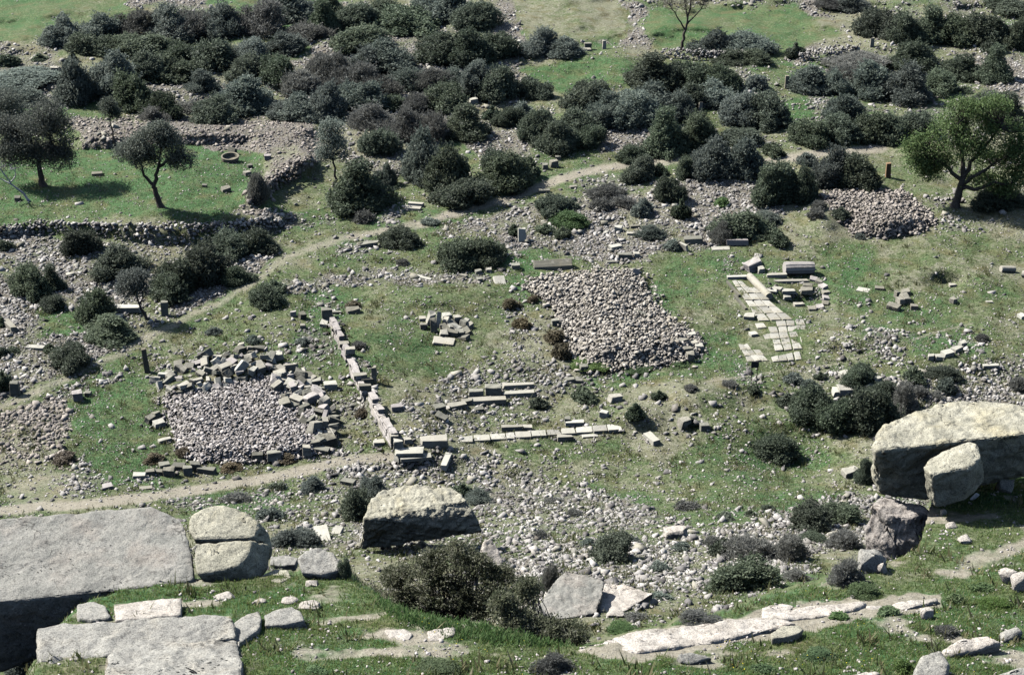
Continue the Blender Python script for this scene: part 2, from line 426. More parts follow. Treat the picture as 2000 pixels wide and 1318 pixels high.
def mat_stone(name, lo, hi, warm=(.36, .31, .2), wfac=.35, scale=3., dark=.4, use_tone=False, bump=.5, bdist=.03, grain=38):
    s = NT(name)
    r = s.attr("tone") if use_tone else s.rand()
    c = s.ramp(r, [(0., lo), (.55, tuple((a + b) / 2 for a, b in zip(lo, hi))), (1., hi)])
    n = s.noise(scale, 5, .65); n2 = s.noise(scale * .35, 4); g = s.noise(grain, 3, .7)
    c = s.mix(s.f(n2, .48, .68, 0, wfac), c, warm)
    c = s.mix(s.f(n, .56, .72, 0, dark), c, tuple(x * .45 for x in lo))
    c = s.mix(s.f(n, .42, .30, 0, .4), c, tuple(min(.7, x * 1.35) for x in hi))
    c = s.mix(1., c, s.ramp(g, [(.3, (.68, .68, .68)), (.5, (1, 1, 1)), (.72, (1.25, 1.24, 1.22))]), 'MULTIPLY')
    s.bump(s.math('ADD', n, s.math('MULTIPLY', g, .35)), bump, bdist)
    return s.out(c)

def mat_boulder(name, base, pale, dk, warm, sc=1., speck=1.):
    s = NT(name)
    n = s.noise(1.5 * sc, 6, .62); n2 = s.noise(5.5 * sc, 6, .7); g = s.noise(30 * sc, 4, .75); v = s.voro(14 * sc)
    c = s.mix(s.f(n, .38, .62), base, pale)
    c = s.mix(s.f(s.noise(.8 * sc, 4), .5, .68, 0, .55), c, warm)
    c = s.mix(s.f(n2, .56, .66, 0, .8), c, dk)
    c = s.mix(s.f(n2, .38, .28, 0, .6), c, tuple(min(.75, x * 1.3) for x in pale))
    c = s.mix(speck, c, s.mix(1., c, s.ramp(g, [(.34, (.36, .35, .33)), (.5, (1, 1, 1)), (.66, (1.42, 1.40, 1.32))]), 'MULTIPLY'))
    c = s.mix(s.f(v, .10, .03, 0, .5), c, dk)
    wv = s.n("ShaderNodeVectorMath", operation='ADD'); nz = s.n("ShaderNodeTexNoise"); nz.inputs["Scale"].default_value = 1.6 * sc; nz.inputs["Detail"].default_value = 5
    s.L(s.tc.outputs["Object"], nz.inputs["Vector"]); s.L(s.tc.outputs["Object"], wv.inputs[0]); s.L(nz.outputs["Color"], wv.inputs[1])
    ck = s.math('MULTIPLY', s.f(s.voro(.75 * sc, 'DISTANCE_TO_EDGE', vec=wv.outputs[0]), .022, .006), s.f(s.noise(.9 * sc, 3), .5, .6))
    c = s.mix(s.math('MULTIPLY', ck, .8), c, tuple(x * .45 for x in dk))
    lich = s.math('MULTIPLY', s.f(s.noise(3.2 * sc, 6, .75), .56, .62), s.f(s.noise(.6 * sc, 3), .45, .6))
    c = s.mix(s.math('MULTIPLY', lich, .6), c, tuple(min(.7, x * 1.35) for x in pale))
    s.bump(s.math('ADD', s.math('MULTIPLY', n2, .8), s.math('ADD', s.math('MULTIPLY', g, .35), n)), .75, .07)
    return s.out(c)

def mat_leaf(name, stops, rnd=.3, trans=.4):
    s = NT(name)
    c = s.ramp(s.attr("tone"), stops)
    hs = s.n("ShaderNodeHueSaturation")
    r = s.rand()
    s.L(s.f(r, 0, 1, .485, .515), hs.inputs["Hue"]); s.L(s.f(s.math('FRACT', s.math('MULTIPLY', r, 7.31)), 0, 1, .75, 1.1), hs.inputs["Saturation"])
    s.L(s.f(s.math('FRACT', s.math('MULTIPLY', r, 3.77)), 0, 1, 1 - rnd, 1 + rnd), hs.inputs["Value"]); s.L(c, hs.inputs["Color"])
    s.b.inputs["Roughness"].default_value = .6
    s.b.inputs["Specular IOR Level"].default_value = .25
    tr = s.n("ShaderNodeBsdfTranslucent"); s.L(hs.outputs[0], tr.inputs[0])
    mx = s.n("ShaderNodeMixShader"); mx.inputs[0].default_value = trans
    s.L(hs.outputs[0], s.b.inputs["Base Color"]); s.L(s.b.outputs[0], mx.inputs[1]); s.L(tr.outputs[0], mx.inputs[2])
    s.L(mx.outputs[0], s.t.nodes["Material Output"].inputs[0])
    return s.m

def mat_flat(name, a, b, scale=8, rough=.8):
    s = NT(name); s.b.inputs["Roughness"].default_value = rough
    n = s.noise(scale, 5, .7); s.bump(n, .4, .02)
    return s.out(s.mix(s.f(n, .35, .65), a, b))

MT = dict(
    ground=mat_ground(),
    rubble=mat_stone("rubble_stone", (.085, .078, .076), (.50, .47, .43), use_tone=True, scale=4, wfac=.25),
    rubble_heap=mat_stone("rubble_heap_stone", (.10, .088, .078), (.47, .425, .365), use_tone=True, scale=4, wfac=.3),
    rubble_warm=mat_stone("rubble_brown_stone", (.11, .095, .088), (.42, .37, .32), use_tone=True, scale=4, wfac=.3),
    rubble_pale=mat_stone("rubble_pale_stone", (.19, .168, .158), (.58, .53, .49), use_tone=True, scale=4, wfac=.2, dark=.2),
    block=mat_stone("squared_stone", (.16, .15, .115), (.42, .39, .32), scale=2.2, wfac=.5),
    blockd=mat_stone("dark_squared_stone", (.13, .125, .10), (.27, .26, .21), scale=2.2, wfac=.3),
    blockp=mat_stone("pale_squared_stone", (.36, .34, .28), (.48, .46, .39), scale=2.2, wfac=.25, dark=.3),
    pave=mat_stone("paving_stone", (.22, .208, .175), (.43, .41, .35), scale=2.4, wfac=.45, dark=.6),
    wallpink=mat_stone("wall_stone", (.30, .27, .25), (.42, .385, .35), scale=3.2, wfac=.25, dark=.55),
    post=mat_stone("weathered_post_stone", (.15, .135, .10), (.30, .27, .20), scale=3, wfac=.3),
    posto=mat_stone("ochre_post_stone", (.24, .16, .09), (.30, .20, .12), scale=3, wfac=.4),
    rockg=mat_boulder("grey_rock", (.25, .24, .215), (.36, .345, .305), (.14, .132, .118), (.30, .26, .20)),
    rocks=mat_boulder("slab_rock", (.225, .22, .195), (.315, .30, .265), (.15, .142, .125), (.27, .225, .185), 1.1, .8),
    rocky=mat_boulder("lichen_rock", (.28, .265, .205), (.43, .405, .32), (.11, .10, .08), (.40, .345, .205)),
    rockp=mat_boulder("pale_rock", (.36, .325, .28), (.53, .485, .43), (.20, .17, .14), (.42, .34, .26)),
    rockb=mat_boulder("brown_rock", (.29, .26, .235), (.38, .345, .31), (.10, .08, .066), (.26, .20, .16)),
    bark=mat_flat("bark", (.05, .042, .034), (.11, .095, .08), 9),
    deadwood=mat_flat("dead_wood", (.32, .31, .31), (.5, .49, .48), 9),
    twig=mat_flat("twig", (.10, .085, .075), (.19, .165, .15), 20),
    signb=mat_flat("sign_board", (.045, .045, .045), (.075, .072, .07), 12),
    metal=mat_flat("sign_post", (.03, .03, .03), (.06, .055, .05), 20, .6),
    scrap=mat_flat("white_scrap", (.7, .69, .68), (.82, .81, .8), 5),
    d=mat_leaf("evergreen_leaf", [(0, (.042, .056, .038)), (.5, (.105, .132, .084)), (1, (.225, .265, .175))]),
    g=mat_leaf("greygreen_leaf", [(0, (.072, .092, .080)), (.5, (.165, .196, .162)), (1, (.30, .335, .275))]),
    t=mat_leaf("twiggy_leaf", [(0, (.085, .086, .076)), (.5, (.175, .176, .156)), (1, (.30, .298, .258))]),
    b=mat_leaf("fresh_leaf", [(0, (.045, .085, .026)), (.5, (.10, .17, .052)), (1, (.20, .28, .10))], .2, .35),
    o=mat_leaf("olive_leaf", [(0, (.055, .066, .054)), (.5, (.13, .148, .118)), (1, (.25, .265, .21))], .15, .4),
    s=mat_leaf("silver_leaf", [(0, (.09, .10, .09)), (.5, (.15, .165, .145)), (1, (.24, .25, .22))], .1),
    r=mat_leaf("dry_herb", [(0, (.09, .072, .045)), (.5, (.165, .135, .085)), (1, (.27, .225, .14))], .2),
    q=mat_leaf("dry_shrub_leaf", [(0, (.04, .05, .022)), (.45, (.13, .15, .075)), (.8, (.25, .255, .155)), (1, (.46, .45, .35))], .1, .55),
    grass=mat_leaf("grass_blade", [(0, (.085, .125, .036)), (.5, (.15, .22, .060)), (.75, (.26, .27, .12)), (1, (.46, .42, .29))], 0, .5),
    weed=mat_leaf("weed_leaf", [(0, (.045, .062, .020)), (.45, (.095, .115, .042)), (.75, (.20, .18, .09)), (1, (.34, .30, .20))], 0, .35),
    herb=mat_leaf("herb_leaf", [(0, (.05, .10, .025)), (.5, (.09, .165, .045)), (1, (.20, .27, .10))], 0, .5),
    flower=mat_flat("yellow_petal", (.75, .60, .03), (.8, .66, .05), 4),
    daisy=mat_flat("white_petal", (.66, .64, .60), (.78, .76, .72), 4),
)

# ------------------------------------------------------------------ the ground: one sheet out to the horizon
nvv, nuu = GU.shape
verts = np.stack([GX, GY, GZ], -1).reshape(-1, 3)
idx = np.arange(nvv * nuu).reshape(nvv, nuu)
faces = np.stack([idx[1:, :-1], idx[1:, 1:], idx[:-1, 1:], idx[:-1, :-1]], -1).reshape(-1, 4)
gme = new_mesh("ground", verts, faces, 4, smooth=True)
ca = gme.attributes.new("cover", 'FLOAT_COLOR', 'POINT')
ca.data.foreach_set("color", np.stack([R, L, D, np.ones_like(R)], -1).astype(np.float32).ravel())
na = gme.attributes.new("near", 'FLOAT', 'POINT'); na.data.foreach_set("value", INR.astype(np.float32).ravel())
tag(link("ground", gme, MT["ground"]), kind="structure")

# ------------------------------------------------------------------ stone shapes
def hull_arrays(n, seed, flat=.75, boxy=0):
    r = np.random.default_rng(seed)
    p = r.normal(size=(n, 3)); p /= np.linalg.norm(p, axis=1)[:, None]
    if boxy: p = np.sign(p) * np.abs(p) ** boxy
    p *= (.42 + .12 * r.random((n, 1)))
    p[:, 2] *= flat
    bm = bmesh.new()
    for q in p: bm.verts.new(q)
    res = bmesh.ops.convex_hull(bm, input=bm.verts)
    for v in [v for v in bm.verts if not v.link_faces]: bm.verts.remove(v)
    bmesh.ops.triangulate(bm, faces=bm.faces)
    bm.verts.index_update()
    V = np.array([v.co[:] for v in bm.verts]); T = np.array([[v.index for v in f.verts] for f in bm.faces])
    bm.free()
    return V, T
SHAPES = [hull_arrays(8 + (k % 4), 100 + k, .55 + .1 * (k % 4), .5 if k % 2 else 0) for k in range(14)]

def rotmats(n, r, tilt=.5):
    a = r.random(n) * 2 * math.pi; b = (r.random(n) - .5) * 2 * tilt; c = (r.random(n) - .5) * 2 * tilt
    ca, sa, cb, sb, cc, sc = np.cos(a), np.sin(a), np.cos(b), np.sin(b), np.cos(c), np.sin(c)
    z = np.zeros(n); o = np.ones(n)
    Rz = np.stack([ca, -sa, z, sa, ca, z, z, z, o], -1).reshape(-1, 3, 3)
    Rx = np.stack([o, z, z, z, cb, -sb, z, sb, cb], -1).reshape(-1, 3, 3)
    Ry = np.stack([cc, z, sc, z, o, z, -sc, z, cc], -1).reshape(-1, 3, 3)
    return Rz @ Rx @ Ry

def stones_mesh(name, pos, size, tone, r):
    vs, fs, ts = [], [], []; off = 0
    k = r.integers(0, len(SHAPES), len(pos))
    for s in range(len(SHAPES)):
        w = np.where(k == s)[0]
        if not len(w): continue
        V, T = SHAPES[s]
        RM = rotmats(len(w), r, .7)
        sc = size[w][:, None] * (.75 + .5 * r.random((len(w), 3)))
        vv = np.einsum('nij,nvj->nvi', RM, V[None] * sc[:, None, :]) + pos[w][:, None, :]
        vs.append(vv.reshape(-1, 3)); ts.append(np.repeat(tone[w], len(V)))
        fs.append((T[None] + (np.arange(len(w)) * len(V))[:, None, None] + off).reshape(-1, 3)); off += len(w) * len(V)
    return new_mesh(name, np.concatenate(vs), np.concatenate(fs), 3, np.concatenate(ts))

def scatter(n, u0, u1, v0, v1, r):
    return u0 + (u1 - u0) * r.random(n), v0 + (v1 - v0) * r.random(n)

def pos_of(u, v):
    return np.stack([lookup(GX, u, v), lookup(GY, u, v), lookup(GZ, u, v)], -1)

# loose rubble over the middle and far ground
u, v = scatter(560000, -140, 2140, -70, 1255, rng)
near = v > np.interp(u, BU, BV) - 4
inheap = np.maximum(np.maximum(poly_mask(u, v, HEAP_C, 3), poly_mask(u, v, HEAP_R, 3)), poly_mask(u, v, HEAP_L, 3))
dens = lookup(R, u, v) ** 1.5
keep = (rng.random(len(u)) < dens * .50) & ~near & (inheap < .5)
u, v = u[keep], v[keep]
pos = pos_of(u, v)
clump = fbm(pos[:, 0] / 1.6, pos[:, 1] / 2.2, 71, 3)
size = np.exp(rng.normal(-1.60, .46, len(u))) * (.72 + .6 * clump)
size = np.clip(size, .10, .70)
tone = np.clip(rng.random(len(u)) * .9 + .4 * (clump - .4), 0, 1)
warm = (poly_mask(u, v, [(150, 225), (640, 225), (640, 320), (480, 440), (400, 300), (150, 290)], 10) > .5) | (poly_mask(u, v, [(-160, 780), (140, 780), (140, 920), (-160, 930)], 8) > .5)
# the largest ones are things of their own
size = np.minimum(size, .62)
order = np.argsort(-size * (1 + .3 * rng.random(len(u))) * (lookup(R, u, v) > .4))
LONE = order[:210]
rest = np.ones(len(u), bool); rest[LONE] = False
pos_r = pos.copy(); pos_r[:, 2] += size * .03
a = rest & ~warm; tag(link("rubble", stones_mesh("rubble", pos_r[a], size[a], tone[a], rng), MT["rubble"]), "countless grey loose stones strewn over the slope between the bushes", "rubble", kind="stuff")
a = rest & warm; tag(link("brown_rubble", stones_mesh("brown_rubble", pos_r[a], size[a], tone[a], rng), MT["rubble_warm"]), "brownish loose stones on the bank around the orchard and beside the lower track", "rubble", kind="stuff")
ug, vg = scatter(420000, -140, 2140, -70, 1255, rng)
kg = (rng.random(len(ug)) < .03 + .45 * lookup(R, ug, vg)) & (vg < np.interp(ug, BU, BV) - 4) & (lookup(PAVE, ug, vg) < .2) & (rng.random(len(ug)) < .75)
pg = pos_of(ug[kg], vg[kg]); tag(link("grit", stones_mesh("grit", pg, .06 + .10 * rng.random(len(pg)) ** 2, rng.random(len(pg)), rng), MT["rubble"]), "small broken grey stones filling the gaps in the rubble", "rubble", kind="stuff")
LONE_DATA = [(float(u[i]), float(v[i]), float(size[i]) * 1.02) for i in LONE]

def heap(name, poly, n, smin, smax, mat, label, up=.12, tl=0., seed=5, weedy=False):
    r = np.random.default_rng(seed)
    pp = np.array(poly)
    u, v = scatter(n, pp[:, 0].min() - 30, pp[:, 0].max() + 30, pp[:, 1].min() - 16, pp[:, 1].max() + 16, r)
    m = poly_mask(u + (fbm(u / 9, v / 6, 7, 2) - .5) * 14, v + (fbm(u / 9, v / 6, 9, 2) - .5) * 9, poly, 5)
    spill = poly_mask(u, v, poly, 26) * sstep(.5, .66, fbm(u / 14, v / 8, 19, 3))
    hole = sstep(.60, .70, fbm(u / 16, v / 9, 23, 3)) * (1 - poly_mask(u, v, poly, 70, 1.7, 0)) if weedy else 0
    k = r.random(n) < np.maximum(m, spill * .6) * (1 - .85 * hole); u, v = u[k], v[k]
    p = pos_of(u, v)
    s = smin + (smax - smin) * r.random(len(u)) ** 3
    p[:, 2] += s * .1 + r.random(len(u)) * up
    tag(link(name, stones_mesh(name, p, s, np.clip(r.random(len(u)) * .8 + tl, 0, 1), r), mat), label, "stone heap", kind="stuff")
heap("rubble_heap", HEAP_C, 22000, .12, .42, MT["rubble_heap"], "big grey heap of broken stones in the middle of the ruins", .3, .3, 5)
heap("rubble_heap", HEAP_R, 8000, .14, .42, MT["rubble_warm"], "low rubble heap in front of the dark bushes near the big green tree", .25, .22, 6)
heap("rubble_heap", HEAP_L, 26000, .08, .33, MT["rubble_pale"], "pale spread heap of small stones ringed by tumbled squared blocks", .18, .05, 7, True)

# drystone terrace wall below the orchard
def drystone(name, line, label, mat, width=.7, seed=3, tall=1.0, smax=.42, n_per_m=26):
    """line: (u, v of foot, height m); stones stacked up the face and over the top"""
    r = np.random.default_rng(seed)
    pts = [(ground(a, b), h) for a, b, h in line]
    ps, ss = [], []
    for (p, h0), (q, h1) in zip(pts[:-1], pts[1:]):
        d = (q - p); Lh = math.hypot(d.x, d.y)
        nrm = Vector((-d.y, d.x, 0)).normalized()
        if nrm.y < 0: nrm = -nrm
        for _ in range(int(Lh * n_per_m)):
            f = r.random(); h = (h0 + (h1 - h0) * f) * tall
            zz = r.random() ** .8 * h
            w = r.random() * .25 if r.random() < .6 else r.random() * width
            if w > .25: zz = h * (.75 + .25 * r.random())
            b = p + d * f + nrm * (w + zz * .12)
            ps.append((b.x, b.y, p.z + d.z * f + zz)); ss.append(.22 + (smax - .22) * r.random())
    return tag(link(name, stones_mesh(name, np.array(ps), np.array(ss), r.random(len(ps)), r), mat), label, "stone wall")
drystone("terrace_wall", [(u_, v_ + 1, h_) for (u_, v_), (_, h_) in zip([(-60, 468), (20, 464), (90, 458), (200, 464), (290, 476), (420, 477), (520, 456), (556, 442)], [(0, .8), (0, .8), (0, .9), (0, .95), (0, 1.3), (0, 1.4), (0, 1.1), (0, .5)])],
         "long drystone terrace wall holding up the green orchard, its face in shadow", MT["rubble"], seed=3, tall=1.12)
drystone("field_wall", [(505, 398, .7), (545, 372, 1.2), (585, 346, 1.3), (625, 322, .9)], "short tumbled drystone wall dropping from the brown bank past the slender tree", MT["rubble_warm"], 1.0, 4)
drystone("field_wall", [(1290, 112, .8), (1340, 118, 1.), (1400, 122, 1.), (1470, 118, .8)], "dark drystone wall under the bare tree at the edge of the walled green field", MT["rubble"], .8, 5)
drystone("field_wall", [(1560, 124, .8), (1620, 120, 1.1), (1680, 104, .7)], "drystone wall closing the far corner of the walled green field", MT["rubble"], 1.2, 6)
# ------------------------------------------------------------------ landmarks: what labels refer to
MARKS = [(450, 313, "stone basin"), (312, 405, "forked olive tree"), (85, 362, "dark broad olive"), (1862, 405, "spreading green tree"), (1332, 95, "bare-branched tree"),
         (655, 372, "slender tree"), (288, 622, "small silver olive"), (360, 475, "terrace wall"), (1200, 630, "big rubble heap"), (1720, 430, "low rubble heap"),
         (470, 840, "pale ringed heap"), (1530, 640, "paved floor"), (1472, 745, "signboard"), (1850, 550, "grassy pit"), (190, 1080, "huge tilted slab"),
         (1860, 870, "giant boulder"), (288, 725, "lone post"), (700, 740, "retaining wall"), (1050, 850, "straight slab course"), (1450, 1225, "pale ledge"),
         (820, 1010, "shaded boulder"), (1733, 345, "ochre stone"), (1130, 150, "small green clearing"), (1110, 45, "pinkish field"), (1450, 60, "walled green field"),
         (130, 40, "striped grass field"), (900, 412, "track bend"), (1550, 308, "far track end"), (450, 590, "lower track"), (1165, 1165, "cracked sloping rock"),
         (1078, 515, "sarcophagus lid"), (1536, 170, "slim stone"), (1180, 92, "marker post"), (880, 640, "small block pile"), (560, 265, "brown bank")]
KIND = {'d': "dark green", 'g': "grey-green", 't': "grey twiggy", 'b': "fresh green", 'r': "rusty dry", 's': "silvery"}

# ------------------------------------------------------------------ bushes
def ico(sub=1):
    bm = bmesh.new(); bmesh.ops.create_icosphere(bm, subdivisions=sub, radius=1); bm.verts.index_update()
    V = np.array([v.co[:] for v in bm.verts]); T = np.array([[v.index for v in f.verts] for f in bm.faces]); bm.free(); return V, T
ICO1, ICO2 = ico(1), ico(2)

def leaf_quads(c, d, ln, wd, r, fold=.0):
    """quads centred at c, pointing along d, random roll"""
    n = len(c)
    d = d / (np.linalg.norm(d, axis=1)[:, None] + 1e-9)
    w = r.normal(size=(n, 3)); w -= (w * d).sum(1)[:, None] * d; w /= (np.linalg.norm(w, axis=1)[:, None] + 1e-9)
    ln = ln[:, None]; wd = wd[:, None]
    V = np.stack([c - d * ln * .5, c + w * wd * .5, c + d * ln * .5, c - w * wd * .5], 1)
    return V.reshape(-1, 3), np.arange(n * 4).reshape(n, 4)

def shell_points(lumps, n, r, inner=.25, low=.0):
    """points on the outside of a union of ellipsoids; returns positions, outward normals, lump index"""
    C = np.array([l[0] for l in lumps]); S = np.array([l[1] for l in lumps])
    wts = (S[:, 0] * S[:, 2] + S[:, 1] * S[:, 2] + S[:, 0] * S[:, 1]); wts /= wts.sum()
    k = r.choice(len(lumps), size=n * 3, p=wts)
    d = r.normal(size=(n * 3, 3)); d /= np.linalg.norm(d, axis=1)[:, None]
    rad = 1 - inner * r.random(n * 3) ** 2 + .08 * r.normal(size=n * 3)
    p = C[k] + d * S[k] * rad[:, None]
    q = ((p[:, None, :] - C[None]) / S[None]); qq = (q ** 2).sum(2); qq[np.arange(n * 3), k] = 9
    ok = (qq.min(1) > .62) & (p[:, 2] > low)
    w = np.where(ok)[0][:n]
    return p[w], d[w], k[w]

def bush_mesh(kind, big, seed):
    r = np.random.default_rng(seed)
    n_l = 19 if big else 9
    lumps = []
    mode = seed % 4; tw = r.random() * 6.28
    for i in range(n_l):
        a = r.random() * 2 * math.pi; q = math.sqrt(r.random()) * .35
        h = (1 - (q / .42) ** 2) * (.5 + .25 * r.random())
        if mode == 1: h = max(1 - q / .34, 0) * (.8 + .2 * r.random()) + .05
        if mode == 3: h = (.25 + .6 * r.random() ** 1.5) * (1 - (q / .5) ** 2)
        s = .085 + .11 * r.random()
        ox = (.17 if i % 2 else -.17) if mode == 2 else 0; q = q * (.62 if mode == 2 else 1)
        lumps.append((np.array([math.cos(a) * q + ox * math.cos(tw), math.sin(a) * q * .9 + ox * math.sin(tw), max(h * (.70 + .28 * r.random()), .12)]), np.array([s * 1.12, s * 1.08, s * (1.0 + .4 * r.random())])))
    for i in range(6):
        a = i / 6 * 2 * math.pi + r.random() * .9
        s = .12 + .13 * r.random(); q = .24 + .14 * r.random(); lumps.append((np.array([math.cos(a) * q, math.sin(a) * q * .9, s * .85]), np.array([s, s, s * 1.0])))
    lumps.append((np.array([.05 * r.normal(), .05 * r.normal(), .26 + .06 * (mode == 1)]), np.array([.25, .23, .28])))
    n = 7600 if big else 1500
    lsz = .034 if big else .075
    if kind == 't': n = int(n * 1.15)
    p, d, k = shell_points(lumps, n, r, .32)
    lb = r.random(len(lumps))
    rr = r.random(len(p))
    if kind == 't':      # fine upright twigs with few leaves
        dd = d * .6 + np.array([0, 0, .9]) + .35 * r.normal(size=d.shape)
        ln = lsz * (1.6 + 2.0 * rr); wd = lsz * (.22 + .25 * r.random(len(p)))
    elif kind == 'g':
        dd = d * .7 + np.array([0, 0, .5]) + .6 * r.normal(size=d.shape)
        ln = lsz * (1.1 + 1.2 * rr); wd = lsz * (.45 + .4 * r.random(len(p)))
    else:
        dd = d * .5 + np.array([0, 0, .15]) + .8 * r.normal(size=d.shape)
        ln = lsz * (.9 + .9 * rr); wd = lsz * (.6 + .5 * r.random(len(p)))
    V, Fq = leaf_quads(p, dd, ln, wd, r)
    tn = np.clip(.30 * lb[k] + .7 * r.random(len(p)), 0, 1)
    T = np.repeat(tn, 4)
    # ragged shoots standing out of the outline
    ns = 150 if big else 40
    sp, sd, sk = shell_points(lumps, ns, r, .1, .1)
    for q, dd_, kk in zip(sp, sd, sk):
        ax = dd_ * .7 + np.array([0, 0, .8]) + .35 * r.normal(size=3); ax /= np.linalg.norm(ax)
        L_ = (.06 + .10 * r.random()) * (1.0 if kind != 't' else 1.4); nl = 16 if big else 8
        tt = r.random(nl)[:, None]
        V2, F2 = leaf_quads(q + ax * tt * L_ + r.normal(size=(nl, 3)) * .012, ax + .8 * r.normal(size=(nl, 3)), lsz * (.8 + .6 * r.random(nl)), lsz * (.4 + .3 * r.random(nl)), r)
        Fq = np.concatenate([Fq, F2 + len(V)]); V = np.concatenate([V, V2]); T = np.concatenate([T, np.repeat(np.clip(.3 * lb[kk] + .7 * r.random(nl), 0, 1), 4)])
    # opaque core lumps in the darker leaf tones, closing the view through
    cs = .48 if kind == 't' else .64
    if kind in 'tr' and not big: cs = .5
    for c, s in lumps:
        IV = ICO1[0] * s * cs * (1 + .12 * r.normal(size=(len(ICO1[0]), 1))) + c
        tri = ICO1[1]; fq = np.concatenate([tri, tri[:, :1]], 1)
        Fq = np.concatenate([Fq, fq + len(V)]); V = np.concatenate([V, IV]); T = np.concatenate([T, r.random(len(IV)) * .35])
    # triangles were written as degenerate quads: split all into triangles
    tr = np.concatenate([Fq[:, [0, 1, 2]], Fq[:, [0, 2, 3]][Fq[:, 0] != Fq[:, 3]]])
    return new_mesh("bush_" + KIND.get(kind, 'bush').replace(" ", "_"), V, tr, 3, T)
BUSH = {}
for kd in 'dgtbrs':
    BUSH[kd] = ([bush_mesh(kd, True, 300 + i + ord(kd) * 10) for i in range(8 if kd in 'dgt' else 1)], [bush_mesh(kd, False, 400 + i + ord(kd) * 10) for i in range(3)])
    for grp in BUSH[kd]:
        for me in grp: me.materials.append(MT[kd])

